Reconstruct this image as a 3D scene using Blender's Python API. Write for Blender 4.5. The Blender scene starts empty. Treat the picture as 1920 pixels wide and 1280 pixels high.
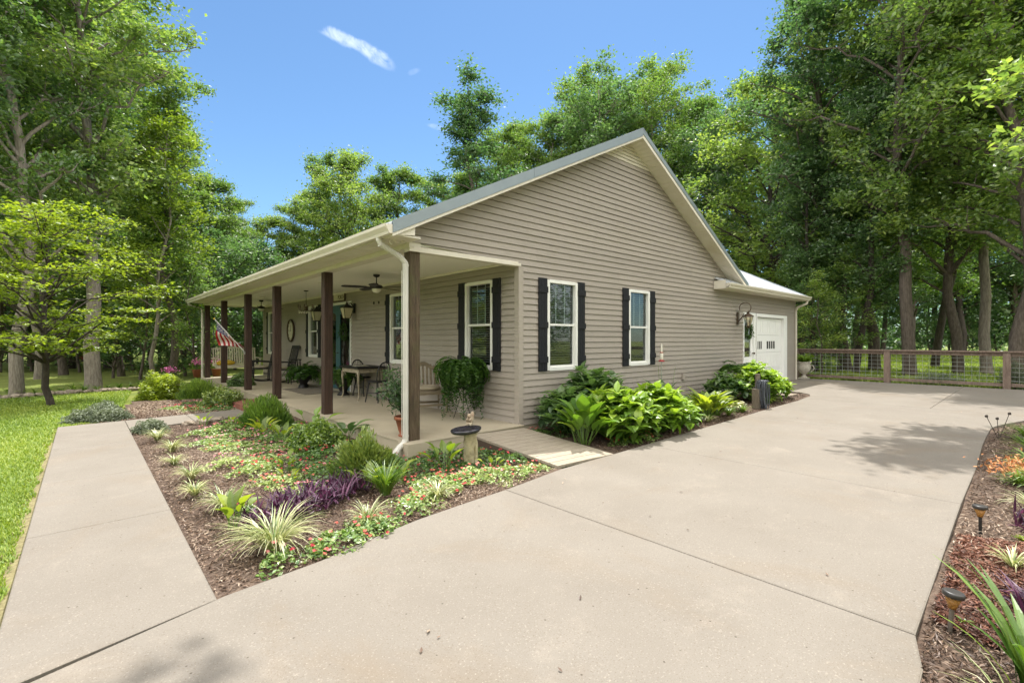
import bpy, math, random
import numpy as np
from mathutils import Vector, Matrix
R = math.radians
rng = np.random.default_rng(7)
random.seed(7)
sc = bpy.context.scene
COL = sc.collection

# ------------------------------------------------------------------ camera
CX, CY, CZ = -5.129, -5.575, 1.297
YAW = R(41.8)
cam = bpy.data.cameras.new('camera'); camo = bpy.data.objects.new('camera', cam); COL.objects.link(camo)
camo.location = (CX, CY, CZ); camo.rotation_euler = (R(90), 0, -YAW)
cam.sensor_width = 36; cam.lens = 900.1 / 1920 * 36; cam.shift_y = -3.1 / 1920
cam.clip_start = 0.05; cam.clip_end = 900
sc.camera = camo

# ------------------------------------------------------------------ sun and sky
SUN_D = Vector((0.35, 0.23, 1.0)).normalized()          # towards the sun
sun = bpy.data.lights.new('sun', 'SUN'); suno = bpy.data.objects.new('sun', sun); COL.objects.link(suno)
sun.energy = 3.6; sun.angle = R(0.5); sun.color = (1.0, 0.965, 0.92)
suno.rotation_euler = SUN_D.to_track_quat('Z', 'Y').to_euler(); suno.location = (0, 0, 30)
W = bpy.data.worlds.new('World'); sc.world = W; W.use_nodes = True
nt = W.node_tree; nt.nodes.clear()
def N(nt, t, **kw):
    n = nt.nodes.new(t)
    for k, v in kw.items(): setattr(n, k, v)
    return n
sky = N(nt, 'ShaderNodeTexSky', sky_type='NISHITA'); sky.sun_disc = False
sky.sun_elevation = math.asin(SUN_D.z); sky.sun_rotation = math.atan2(SUN_D.x, SUN_D.y)
sky.air_density = 1.0; sky.dust_density = 0.25; sky.ozone_density = 3.0; sky.altitude = 200
bg = N(nt, 'ShaderNodeBackground'); bg.inputs['Strength'].default_value = 0.125
wo = N(nt, 'ShaderNodeOutputWorld')
# thin clouds of the sky itself: one bright wisp and two faint ones
tc = N(nt, 'ShaderNodeTexCoord')
def wisp(direction, along, rad_a, rad_b, strength, seedoff):
    d = Vector(direction).normalized(); a = Vector(along); a = (a - d * a.dot(d)).normalized(); b = d.cross(a)
    def dot(v):
        m = N(nt, 'ShaderNodeVectorMath', operation='DOT_PRODUCT'); nt.links.new(tc.outputs['Generated'], m.inputs[0]); m.inputs[1].default_value = v; return m.outputs['Value']
    def mth(op, x, y):
        m = N(nt, 'ShaderNodeMath', operation=op)
        for i, q in enumerate((x, y)):
            if isinstance(q, (int, float)): m.inputs[i].default_value = q
            else: nt.links.new(q, m.inputs[i])
        return m.outputs[0]
    mp = N(nt, 'ShaderNodeMapping'); nt.links.new(tc.outputs['Generated'], mp.inputs[0]); mp.inputs['Location'].default_value = (seedoff, 0, 0)
    no = N(nt, 'ShaderNodeTexNoise'); no.inputs['Scale'].default_value = 26; no.inputs['Detail'].default_value = 9; no.inputs['Roughness'].default_value = .62
    no.inputs['Distortion'].default_value = .6
    nt.links.new(mp.outputs[0], no.inputs['Vector'])
    front = mth('GREATER_THAN', dot(d), 0.5)
    n2 = mth('SUBTRACT', no.outputs['Fac'], 0.5)
    pa = mth('MULTIPLY', mth('ADD', dot(a), mth('MULTIPLY', n2, rad_a * .8)), 1 / rad_a); pb = mth('MULTIPLY', mth('ADD', dot(b), mth('MULTIPLY', n2, rad_b * 1.6)), 1 / rad_b)
    r2 = mth('ADD', mth('MULTIPLY', pa, pa), mth('MULTIPLY', pb, pb))
    m = N(nt, 'ShaderNodeMapRange'); nt.links.new(r2, m.inputs[0])
    m.inputs[1].default_value = 1.0; m.inputs[2].default_value = 0.0; m.inputs[3].default_value = 0; m.inputs[4].default_value = 1
    m.interpolation_type = 'SMOOTHERSTEP'
    nn = N(nt, 'ShaderNodeMapRange'); nt.links.new(no.outputs['Fac'], nn.inputs[0]); nn.inputs[1].default_value = .34; nn.inputs[2].default_value = .66
    return mth('MULTIPLY', mth('MULTIPLY', mth('MULTIPLY', m.outputs[0], nn.outputs[0]), front), strength)
FWD = Vector((math.sin(YAW), math.cos(YAW), 0)); RGT = Vector((math.cos(YAW), -math.sin(YAW), 0)); UP = Vector((0, 0, 1))
def sdir(u, v): return FWD + RGT * ((u - 960) / 900.1) + UP * (-(v - 636.9) / 900.1)
w1 = wisp(sdir(702, 103), sdir(735, 126) - sdir(660, 78), 0.044, 0.015, 0.62, 0.3)
w4 = wisp(sdir(655, 78), sdir(690, 95) - sdir(610, 62), 0.060, 0.013, 0.50, 4.3)
w2 = wisp(sdir(825, 240), sdir(850, 246) - sdir(800, 234), 0.030, 0.006, 0.22, 1.3)
w3 = wisp(sdir(775, 135), sdir(790, 130) - sdir(760, 140), 0.016, 0.006, 0.12, 2.3)
ad = N(nt, 'ShaderNodeMath', operation='ADD'); adw = N(nt, 'ShaderNodeMath', operation='MAXIMUM'); nt.links.new(w1, adw.inputs[0]); nt.links.new(w4, adw.inputs[1]); nt.links.new(adw.outputs[0], ad.inputs[0]); nt.links.new(w2, ad.inputs[1])
ad2 = N(nt, 'ShaderNodeMath', operation='ADD', use_clamp=True); nt.links.new(ad.outputs[0], ad2.inputs[0]); nt.links.new(w3, ad2.inputs[1])
mx = N(nt, 'ShaderNodeMixRGB'); nt.links.new(ad2.outputs[0], mx.inputs[0]); tintn = N(nt, 'ShaderNodeMixRGB', blend_type='MULTIPLY'); tintn.inputs[0].default_value = 1; tintn.inputs[2].default_value = (.57, .69, .735, 1)
nt.links.new(sky.outputs[0], tintn.inputs[1]); nt.links.new(tintn.outputs[0], mx.inputs[1]); mx.inputs[2].default_value = (6.5, 6.9, 7.8, 1)
# bright cloud bank added to the unseen sky behind the viewer as neutral fill
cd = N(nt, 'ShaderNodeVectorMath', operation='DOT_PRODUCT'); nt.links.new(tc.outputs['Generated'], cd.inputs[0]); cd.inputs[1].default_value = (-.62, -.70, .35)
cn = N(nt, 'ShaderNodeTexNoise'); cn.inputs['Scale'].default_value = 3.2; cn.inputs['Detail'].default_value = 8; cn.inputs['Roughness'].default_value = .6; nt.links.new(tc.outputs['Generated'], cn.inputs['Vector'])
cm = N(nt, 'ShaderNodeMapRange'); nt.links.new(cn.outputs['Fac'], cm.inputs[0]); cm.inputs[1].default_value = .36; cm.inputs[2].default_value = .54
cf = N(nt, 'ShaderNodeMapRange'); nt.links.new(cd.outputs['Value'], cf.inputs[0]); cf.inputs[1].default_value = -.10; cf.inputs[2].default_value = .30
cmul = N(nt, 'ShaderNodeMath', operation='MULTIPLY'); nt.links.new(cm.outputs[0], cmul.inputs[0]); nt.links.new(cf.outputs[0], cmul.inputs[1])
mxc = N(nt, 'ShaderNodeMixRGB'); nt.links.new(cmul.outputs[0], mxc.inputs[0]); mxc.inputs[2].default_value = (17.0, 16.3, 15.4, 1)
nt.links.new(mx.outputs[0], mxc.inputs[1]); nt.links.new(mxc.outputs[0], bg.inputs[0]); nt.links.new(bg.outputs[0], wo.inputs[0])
sc.view_settings.view_transform = 'Standard'; sc.view_settings.look = 'None'
sc.view_settings.exposure = 1.02; sc.view_settings.gamma = 1.0
sc.render.engine = 'CYCLES'
cy = sc.cycles
cy.max_bounces = 7; cy.diffuse_bounces = 4; cy.glossy_bounces = 3; cy.transmission_bounces = 4; cy.transparent_max_bounces = 8
cy.use_denoising = True; cy.sample_clamp_indirect = 8

# ------------------------------------------------------------------ materials
MATS = {}
def base_mat(name):
    m = bpy.data.materials.new(name); m.use_nodes = True; t = m.node_tree; t.nodes.clear()
    o = N(t, 'ShaderNodeOutputMaterial'); MATS[name] = m
    return m, t, o
def ramp_mix(t, fac, stops):
    r = N(t, 'ShaderNodeValToRGB'); e = r.color_ramp.elements
    while len(e) < len(stops): e.new(.5)
    for el, (p, c) in zip(e, stops): el.position = p; el.color = (*c, 1)
    t.links.new(fac, r.inputs[0]); return r.outputs[0]
def mat(name, c1, c2=None, scale=6, rough=.7, bump=0, bscale=None, metal=0, stretch=(1, 1, 1), spec=.4, detail=6, c3=None, coords='Object', dirt=None):
    m, t, o = base_mat(name)
    p = N(t, 'ShaderNodeBsdfPrincipled'); t.links.new(p.outputs[0], o.inputs[0])
    p.inputs['Roughness'].default_value = rough; p.inputs['Metallic'].default_value = metal; p.inputs['Specular IOR Level'].default_value = spec
    tcn = N(t, 'ShaderNodeTexCoord'); mp = N(t, 'ShaderNodeMapping'); t.links.new(tcn.outputs[coords], mp.inputs[0]); mp.inputs['Scale'].default_value = stretch
    if c2 is None: c2 = tuple(x * .82 for x in c1)
    no = N(t, 'ShaderNodeTexNoise'); no.inputs['Scale'].default_value = scale; no.inputs['Detail'].default_value = detail; no.inputs['Roughness'].default_value = .65
    t.links.new(mp.outputs[0], no.inputs['Vector'])
    st = [(.3, c2), (.7, c1)] if c3 is None else [(.28, c2), (.5, c1), (.72, c3)]
    c = ramp_mix(t, no.outputs['Fac'], st)
    if dirt:                                     # (colour, scale, amount, lo) broad stains
        n2 = N(t, 'ShaderNodeTexNoise'); n2.inputs['Scale'].default_value = dirt[1]; n2.inputs['Detail'].default_value = 8; n2.inputs['Roughness'].default_value = .7
        t.links.new(tcn.outputs[coords], n2.inputs['Vector'])
        mr = N(t, 'ShaderNodeMapRange'); t.links.new(n2.outputs['Fac'], mr.inputs[0]); mr.inputs[1].default_value = dirt[3]; mr.inputs[2].default_value = dirt[3] + .2; mr.inputs[4].default_value = dirt[2]
        mm = N(t, 'ShaderNodeMixRGB'); t.links.new(mr.outputs[0], mm.inputs[0]); t.links.new(c, mm.inputs[1]); mm.inputs[2].default_value = (*dirt[0], 1); c = mm.outputs[0]
    t.links.new(c, p.inputs['Base Color'])
    if bump:
        nb = N(t, 'ShaderNodeTexNoise'); nb.inputs['Scale'].default_value = bscale or scale * 4; nb.inputs['Detail'].default_value = 5
        t.links.new(mp.outputs[0], nb.inputs['Vector'])
        b = N(t, 'ShaderNodeBump'); b.inputs['Strength'].default_value = bump; b.inputs['Distance'].default_value = .02
        t.links.new(nb.outputs['Fac'], b.inputs['Height']); t.links.new(b.outputs[0], p.inputs['Normal'])
    return m
def leaf_mat(name, dark, mid, light, trans, tw=.42, gloss=.06, grough=.4, objvar=.12):
    """foliage: per-leaf tint attribute picks the colour, part of the light passes through the leaf"""
    m, t, o = base_mat(name)
    a = N(t, 'ShaderNodeAttribute', attribute_name='tint')
    c = ramp_mix(t, a.outputs['Fac'], [(.08, dark), (.5, mid), (.95, light)])
    oi = N(t, 'ShaderNodeObjectInfo'); hs = N(t, 'ShaderNodeHueSaturation')
    mr = N(t, 'ShaderNodeMapRange'); t.links.new(oi.outputs['Random'], mr.inputs[0]); mr.inputs[3].default_value = 1 - objvar * 2.0; mr.inputs[4].default_value = 1 + objvar * 1.6
    mr2 = N(t, 'ShaderNodeMapRange'); t.links.new(oi.outputs['Random'], mr2.inputs[0]); mr2.inputs[3].default_value = .5 + objvar * .14; mr2.inputs[4].default_value = .5 - objvar * .14
    t.links.new(mr.outputs[0], hs.inputs['Value']); t.links.new(mr2.outputs[0], hs.inputs['Hue']); t.links.new(c, hs.inputs['Color'])
    d = N(t, 'ShaderNodeBsdfDiffuse'); t.links.new(hs.outputs[0], d.inputs[0])
    tr = N(t, 'ShaderNodeBsdfTranslucent')
    ml = N(t, 'ShaderNodeMixRGB', blend_type='MULTIPLY'); ml.inputs[0].default_value = 1; t.links.new(hs.outputs[0], ml.inputs[1]); ml.inputs[2].default_value = (*trans, 1)
    t.links.new(ml.outputs[0], tr.inputs[0])
    mx_ = N(t, 'ShaderNodeMixShader'); mx_.inputs[0].default_value = tw; t.links.new(d.outputs[0], mx_.inputs[1]); t.links.new(tr.outputs[0], mx_.inputs[2])
    g = N(t, 'ShaderNodeBsdfGlossy'); g.inputs['Roughness'].default_value = grough; g.inputs[0].default_value = (1, 1, 1, 1)
    m2 = N(t, 'ShaderNodeMixShader'); m2.inputs[0].default_value = gloss; t.links.new(mx_.outputs[0], m2.inputs[1]); t.links.new(g.outputs[0], m2.inputs[2])
    t.links.new(m2.outputs[0], o.inputs[0]); return m
def glass_mat(name, tint=(.75, .8, .8), refl=.05):
    m, t, o = base_mat(name)
    tr = N(t, 'ShaderNodeBsdfTransparent'); tr.inputs[0].default_value = (*tint, 1)
    g = N(t, 'ShaderNodeBsdfGlossy'); g.inputs['Roughness'].default_value = .03
    lw = N(t, 'ShaderNodeLayerWeight'); lw.inputs[0].default_value = .5; pw_ = N(t, 'ShaderNodeMath', operation='POWER'); t.links.new(lw.outputs['Facing'], pw_.inputs[0]); pw_.inputs[1].default_value = 3.0
    mr = N(t, 'ShaderNodeMapRange'); t.links.new(pw_.outputs[0], mr.inputs[0]); mr.inputs[3].default_value = refl; mr.inputs[4].default_value = .7
    mx_ = N(t, 'ShaderNodeMixShader'); t.links.new(mr.outputs[0], mx_.inputs[0]); t.links.new(tr.outputs[0], mx_.inputs[1]); t.links.new(g.outputs[0], mx_.inputs[2]); t.links.new(mx_.outputs[0], o.inputs[0])
    return m
def emit_mat(name, c, s):
    m, t, o = base_mat(name); e = N(t, 'ShaderNodeEmission'); e.inputs[0].default_value = (*c, 1); e.inputs[1].default_value = s; t.links.new(e.outputs[0], o.inputs[0]); return m

SIDING = mat('vinyl_siding', (.345, .303, .258), (.318, .279, .237), 1.3, .55, .12, 60, stretch=(1, 1, 3), dirt=((.28, .235, .165), .8, .4, .55))
def panel_tint(m, amt):
    t = m.node_tree; p = [n for n in t.nodes if n.type == 'BSDF_PRINCIPLED'][0]; l = p.inputs['Base Color'].links[0].from_socket
    a = N(t, 'ShaderNodeAttribute', attribute_name='tint'); mr = N(t, 'ShaderNodeMapRange'); t.links.new(a.outputs['Fac'], mr.inputs[0]); mr.inputs[3].default_value = 1 - amt; mr.inputs[4].default_value = 1 + amt
    h = N(t, 'ShaderNodeHueSaturation'); t.links.new(mr.outputs[0], h.inputs['Value']); t.links.new(l, h.inputs['Color']); t.links.new(h.outputs[0], p.inputs['Base Color'])
panel_tint(SIDING, .07)
CORNER = mat('corner_vinyl', (.37, .325, .275), (.34, .30, .252), 2, .55)
CREAM = mat('cream_trim', (.70, .655, .565), (.64, .59, .49), 2.5, .5, dirt=((.45, .36, .20), 1.6, .45, .56))
WHITE = mat('white_trim', (.80, .79, .75), (.74, .73, .69), 4, .45)
DOORW = mat('white_door', (.86, .86, .84), (.83, .83, .81), 2, .4)
CEIL = mat('porch_ceiling', (.74, .69, .58), (.70, .65, .54), 2, .6)
SHUT = mat('shutter_paint', (.012, .013, .017), (.007, .008, .010), 8, .7, .5, 30, stretch=(5, 5, .4))
METRIM = mat('grey_metal', (.27, .31, .33), (.23, .27, .29), 3, .38, metal=.35)
ROOFM = mat('roof_metal', (.62, .64, .66), (.56, .58, .60), 2, .42, metal=.3)
POST = mat('stained_post', (.050, .027, .018), (.024, .013, .009), 5, .7, .7, 14, stretch=(7, 7, .5), c3=(.078, .043, .029))
POSTW = mat('weathered_post', (.085, .058, .034), (.036, .026, .018), 5, .8, .8, 14, stretch=(6, 6, .7), c3=(.135, .100, .062), dirt=((.085, .090, .030), 2.2, .65, .48))
DARKIN = mat('room_dark', (.03, .028, .025), None, 3, .9)
BLIND = mat('blind_slat', (.42, .39, .35), None, 5, .6)
GLASS = glass_mat('window_glass'); LGLASS = glass_mat('lantern_glass', (.85, .8, .65), .12)
TEAL = mat('teal_paint', (.045, .125, .145), (.035, .10, .12), 4, .35)
BLACK = mat('black_metal', (.018, .016, .015), None, 10, .45)
BLACKW = mat('black_wood', (.014, .012, .012), None, 10, .5)
BRONZE = mat('aged_bronze', (.12, .075, .045), (.06, .04, .028), 12, .45, metal=.5)
SLABC = mat('porch_concrete', (.46, .40, .29), (.38, .33, .24), 1.6, .55, .15, 50, dirt=((.30, .24, .15), .7, .5, .52))
def concrete(name):
    m, t, o = base_mat(name)
    p = N(t, 'ShaderNodeBsdfPrincipled'); t.links.new(p.outputs[0], o.inputs[0]); p.inputs['Roughness'].default_value = .85; p.inputs['Specular IOR Level'].default_value = .25
    tcn = N(t, 'ShaderNodeTexCoord')
    def noise(s, d=6, r=.6, dist=0):
        n = N(t, 'ShaderNodeTexNoise'); n.inputs['Scale'].default_value = s; n.inputs['Detail'].default_value = d; n.inputs['Roughness'].default_value = r; n.inputs['Distortion'].default_value = dist
        t.links.new(tcn.outputs['Object'], n.inputs['Vector']); return n.outputs['Fac']
    c = ramp_mix(t, noise(1.1, 8, .62, .4), [(.3, (.176, .155, .127)), (.7, (.207, .185, .154))])
    def lay(c, fac, col, lo, hi, amt):
        mr = N(t, 'ShaderNodeMapRange'); t.links.new(fac, mr.inputs[0]); mr.inputs[1].default_value = lo; mr.inputs[2].default_value = hi; mr.inputs[4].default_value = amt
        mm = N(t, 'ShaderNodeMixRGB'); t.links.new(mr.outputs[0], mm.inputs[0]); t.links.new(c, mm.inputs[1]); mm.inputs[2].default_value = (*col, 1); return mm.outputs[0]
    c = lay(c, noise(.55, 6, .7, 1.2), (.185, .140, .092), .52, .74, .45)      # iron-brown stains
    c = lay(c, noise(2.6, 8, .75, .3), (.275, .240, .195), .55, .75, .5)
    c = lay(c, noise(150, 2, .5), (.12, .095, .07), .58, .70, .7)              # aggregate specks
    c = lay(c, noise(90, 2, .5), (.36, .32, .26), .60, .74, .5)
    v = N(t, 'ShaderNodeTexVoronoi', feature='F1'); v.inputs['Scale'].default_value = 11; t.links.new(tcn.outputs['Object'], v.inputs['Vector'])
    c = lay(c, v.outputs['Distance'], (.055, .04, .028), .085, .03, .85)          # pock marks
    t.links.new(c, p.inputs['Base Color'])
    b = N(t, 'ShaderNodeBump'); b.inputs['Strength'].default_value = .35; b.inputs['Distance'].default_value = .004
    t.links.new(noise(130, 3, .6), b.inputs['Height']); t.links.new(b.outputs[0], p.inputs['Normal'])
    return m
CONC = concrete('exposed_concrete')
MULCH = mat('mulch_soil', (.105, .070, .048), (.050, .033, .023), 22, .95, 1.0, 60, c3=(.20, .15, .11), detail=10)
CHIPA = None
GRASSG = mat('lawn_soil', (.150, .185, .028), (.095, .130, .022), 1.2, .95, .6, 90, c3=(.20, .22, .04), detail=10, dirt=((.16, .125, .06), 1.6, .7, .55))
WOODDK = mat('deck_boards', (.34, .29, .22), (.22, .185, .14), 4, .75, .5, 14, stretch=(1, 14, 1), c3=(.43, .37, .28))
DECKSIDE = mat('deck_side', (.10, .07, .05), None, 8, .8)
FENCEW = mat('fence_wood', (.205, .150, .118), (.13, .092, .072), 5, .8, .6, 16, stretch=(4, 4, 1), c3=(.27, .21, .17))
DSPT = mat('downspout_paint', (.62, .60, .54), (.54, .52, .46), 3, .45, dirt=((.34, .31, .22), 3, .4, .6))
GALV = mat('galvanised_wire', (.55, .57, .56), None, 10, .35, metal=.7)
BARK = mat('bark', (.100, .080, .063), (.045, .036, .029), 9, .95, 1.0, 14, stretch=(2.4, 2.4, .55), c3=(.155, .13, .108))
BARKP = mat('pale_bark', (.21, .18, .145), (.10, .085, .07), 9, .95, 1.0, 14, stretch=(2.4, 2.4, .45), c3=(.30, .27, .225))
BARKD = mat('dark_bark', (.055, .044, .036), (.030, .024, .020), 9, .95, 1.0, 14, stretch=(2.4, 2.4, .55), c3=(.09, .075, .06))
TERRA = mat('terracotta', (.33, .115, .055), (.24, .08, .04), 6, .7, .2)
BRICK = mat('red_brick', (.25, .095, .062), (.16, .06, .042), 9, .85, .5)
STONE = mat('field_stone', (.27, .22, .165), (.16, .13, .10), 7, .9, .6, c3=(.36, .31, .24))
TEAK = mat('weathered_teak', (.30, .245, .165), (.19, .15, .10), 6, .7, .3, 20, stretch=(1, 1, 8))
CUSH = mat('linen_cushion', (.48, .41, .30), None, 10, .9, .3, 90)
YEL = mat('yellow_cushion', (.62, .42, .04), None, 10, .9)
SWINGW = mat('swing_paint', (.62, .57, .42), None, 5, .6)
IRONC = mat('chipped_cream_iron', (.42, .37, .26), (.20, .16, .11), 18, .6, .3)
BATHT = mat('glazed_bowl', (.035, .033, .045), (.02, .018, .026), 6, .12, .15, 20, spec=.7)
BATHS = mat('carved_stone', (.42, .36, .22), (.24, .20, .12), 9, .85, .7, 22, c3=(.50, .44, .30), dirt=((.13, .11, .07), 6, .5, .55))
FUR = mat('figurine_stone', (.48, .42, .30), (.24, .16, .10), 12, .6, .3)
HOSEM = mat('grey_hose', (.085, .095, .11), None, 8, .35)
STUMP = mat('old_post_wood', (.21, .175, .13), (.11, .09, .065), 7, .9, .8, 20, stretch=(4, 4, .6))
URNM = mat('urn_cast', (.56, .52, .44), (.36, .33, .27), 14, .8, .5)
REDP = mat('red_plastic', (.35, .03, .03), None, 5, .3)
CAPM = mat('lamp_cap', (.055, .050, .045), (.035, .032, .03), 20, .4)
AMBER = mat('crackle_amber', (.42, .20, .045), (.20, .09, .02), 60, .25, .5, 80)
LSTEEL = mat('dull_steel', (.20, .17, .14), None, 20, .45, metal=.4)
SIGNW = mat('sign_board', (.60, .56, .42), (.52, .48, .36), 8, .7)
SIGNF = mat('sign_frame', (.10, .065, .045), None, 8, .6)
RUG = mat('woven_mat', (.22, .19, .14), (.12, .10, .08), 30, .95)
FROST = mat('frosted_glass', (.80, .76, .64), None, 5, .3)
SHEDR = mat('red_shed', (.28, .05, .035), None, 4, .8)
LANTG = mat('seeded_cream_glass', (.62, .56, .38), (.50, .45, .30), 9, .25)
FL_RED = mat('flag_red', (.45, .03, .03), None, 6, .8); FL_WHT = mat('flag_white', (.80, .74, .66), None, 6, .8); FL_BLU = mat('flag_blue', (.02, .03, .14), None, 6, .8)
PINKM = mat('pink_petal', (.75, .16, .45), (.80, .30, .55), 30, .7)

LEAF = leaf_mat('oak_leaves', (.060, .115, .032), (.135, .215, .052), (.270, .340, .075), (1.6, 1.75, .9), .5, .05, .42, .14)
LEAFD = leaf_mat('dark_leaves', (.045, .095, .038), (.100, .175, .064), (.200, .285, .090), (1.5, 1.7, 1.0), .5, .05, .45, .12)
LEAFY = leaf_mat('bright_leaves', (.100, .165, .018), (.200, .280, .030), (.320, .400, .050), (1.8, 1.7, .7), .48, .04, .45, .08)
LEAFB = leaf_mat('hydrangea_leaves', (.060, .140, .018), (.150, .270, .030), (.300, .430, .055), (1.6, 1.6, .7), .38, .045, .4, .05)
LEAFG = leaf_mat('grassy_leaves', (.060, .130, .018), (.130, .230, .028), (.250, .340, .045), (1.6, 1.6, .7), .34, .06, .4, .05)
LEAFV = leaf_mat('variegated_leaves', (.120, .190, .040), (.400, .420, .170), (.640, .620, .400), (1.2, 1.2, .9), .30, .06, .4, .05)
LEAFP = leaf_mat('purple_leaves', (.026, .010, .022), (.075, .027, .058), (.175, .070, .125), (1.5, .9, 1.2), .25, .04, .45, .05)
LEAFF = leaf_mat('fern_fronds', (.018, .055, .010), (.045, .115, .016), (.100, .190, .026), (1.7, 1.7, .8), .36, .04, .45, .05)
LEAFS = leaf_mat('grey_green_leaves', (.050, .075, .045), (.100, .130, .075), (.185, .215, .125), (1.2, 1.3, .9), .25, .05, .5, .05)
LEAFN = leaf_mat('box_leaves', (.026, .075, .014), (.070, .155, .024), (.230, .350, .045), (1.6, 1.6, .7), .3, .08, .35, .10)
LEAFR = leaf_mat('bronze_tip_leaves', (.035, .090, .020), (.100, .190, .036), (.260, .340, .075), (1.6, 1.4, .7), .3, .07, .35, .08)
GRASSB = leaf_mat('lawn_blades', (.120, .200, .030), (.225, .320, .045), (.370, .430, .085), (1.4, 1.4, .6), .3, .03, .5, 0)
CHIPA = leaf_mat('bark_chips', (.065, .038, .024), (.200, .130, .085), (.480, .385, .290), (.6, .5, .4), .02, .03, .5, 0)
IMPL = leaf_mat('impatiens_leaves', (.045, .120, .020), (.165, .275, .050), (.470, .520, .210), (1.4, 1.5, .8), .28, .06, .4, 0)
IMPF = leaf_mat('impatiens_petals', (.52, .045, .070), (.66, .190, .130), (.74, .380, .440), (1.1, .9, .9), .3, .02, .5, 0)

# ------------------------------------------------------------------ mesh building
class MB:
    def __init__(s): s.v = []; s.f = []; s.t = []; s.m = []; s.n = 0
    def add(s, v, f, tint=None, mi=0):
        v = np.asarray(v, float).reshape(-1, 3); f = np.asarray(f, int)
        s.v.append(v); s.f.append(f + s.n); s.n += len(v)
        s.t.append(np.full(len(v), .5) if tint is None else np.broadcast_to(np.asarray(tint, float), (len(v),)).copy()); s.m.append(np.full(len(f), mi)); return s
    def build(s, name, m, parent=None, smooth=False):
        V = np.concatenate(s.v); T = np.concatenate(s.t)
        me = bpy.data.meshes.new(name)
        sizes = np.concatenate([np.full(len(f), f.shape[1]) for f in s.f]); loops = np.concatenate([f.ravel() for f in s.f]); mi = np.concatenate(s.m)
        me.vertices.add(len(V)); me.vertices.foreach_set('co', V.astype(np.float32).ravel())
        me.loops.add(len(loops)); me.loops.foreach_set('vertex_index', loops.astype(np.int32))
        me.polygons.add(len(sizes)); st = np.concatenate([[0], np.cumsum(sizes)[:-1]])
        me.polygons.foreach_set('loop_start', st.astype(np.int32)); me.polygons.foreach_set('loop_total', sizes.astype(np.int32))
        me.polygons.foreach_set('material_index', mi.astype(np.int32))
        me.polygons.foreach_set('use_smooth', np.full(len(sizes), bool(smooth)))
        me.update(calc_edges=True); me.validate()
        a = me.attributes.new('tint', 'FLOAT', 'POINT')
        if len(a.data) == len(T): a.data.foreach_set('value', T.astype(np.float32))
        for q in (m if isinstance(m, (list, tuple)) else [m]): me.materials.append(q)
        o = bpy.data.objects.new(name, me); COL.objects.link(o)
        if parent: o.parent = parent
        return o
    # shapes
    def box(s, x0, x1, y0, y1, z0, z1, tint=None, mi=0):
        x0, x1 = sorted((x0, x1)); y0, y1 = sorted((y0, y1)); z0, z1 = sorted((z0, z1))
        v = [(x, y, z) for x in (x0, x1) for y in (y0, y1) for z in (z0, z1)]
        return s.add(v, [(0, 1, 3, 2), (4, 6, 7, 5), (0, 4, 5, 1), (2, 3, 7, 6), (0, 2, 6, 4), (1, 5, 7, 3)], tint, mi)
    def obox(s, c, sx, sy, sz, rot, tint=None, mi=0):
        M = rot if isinstance(rot, Matrix) else Matrix.Rotation(rot, 3, 'Z')
        v = [Vector(c) + M @ Vector((x * sx / 2, y * sy / 2, z * sz / 2)) for x in (-1, 1) for y in (-1, 1) for z in (-1, 1)]
        return s.add(v, [(0, 1, 3, 2), (4, 6, 7, 5), (0, 4, 5, 1), (2, 3, 7, 6), (0, 2, 6, 4), (1, 5, 7, 3)], tint, mi)
    def tube(s, pts, rad, n=8, cap=True, tint=None, mi=0):
        P = np.asarray(pts, float); k = len(P); rad = np.broadcast_to(np.asarray(rad, float), (k,))
        T = np.gradient(P, axis=0); T /= np.linalg.norm(T, axis=1)[:, None] + 1e-9
        ref = np.array([0, 0, 1.]) if abs(T[0][2]) < .8 else np.array([1., 0, 0])
        V = []; a = np.arange(n) / n * 2 * np.pi; u = np.cross(T[0], ref)
        for i in range(k):
            u = u - T[i] * (u @ T[i]); u /= np.linalg.norm(u) + 1e-9; w = np.cross(T[i], u)
            V.append(P[i] + rad[i] * (np.cos(a)[:, None] * u + np.sin(a)[:, None] * w))
        V = np.concatenate(V); i = np.arange(n); j = (i + 1) % n
        F = np.concatenate([np.stack([q * n + i, q * n + j, (q + 1) * n + j, (q + 1) * n + i], 1) for q in range(k - 1)])
        s.add(V, F, tint, mi)
        if cap:
            s.add(V[:n], [list(range(n))[::-1]], tint, mi); s.add(V[-n:], [list(range(n))], tint, mi)
        return s
    def lathe(s, c, prof, n=24, tint=None, mi=0, sq=None):
        a = np.arange(n) / n * 2 * np.pi; V = []
        for r, z in prof: V.append(np.stack([c[0] + r * np.cos(a), c[1] + r * np.sin(a), np.full(n, c[2] + z)], 1))
        V = np.concatenate(V); i = np.arange(n); j = (i + 1) % n
        F = np.concatenate([np.stack([q * n + i, q * n + j, (q + 1) * n + j, (q + 1) * n + i], 1) for q in range(len(prof) - 1)])
        return s.add(V, F, tint, mi)
    def prism(s, poly, ax, a0, a1, tint=None, mi=0):
        """poly of 2-d points in the plane normal to axis ax, extruded a0..a1"""
        n = len(poly)
        def P(p, a):
            return {'x': (a, p[0], p[1]), 'y': (p[0], a, p[1]), 'z': (p[0], p[1], a)}[ax]
        v = [P(p, a0) for p in poly] + [P(p, a1) for p in poly]
        s.add(v, [(i, (i + 1) % n, (i + 1) % n + n, i + n) for i in range(n)], tint, mi)
        s.add(v, [list(range(n))[::-1]], tint, mi); s.add(v, [list(range(n, 2 * n))], tint, mi); return s
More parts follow.
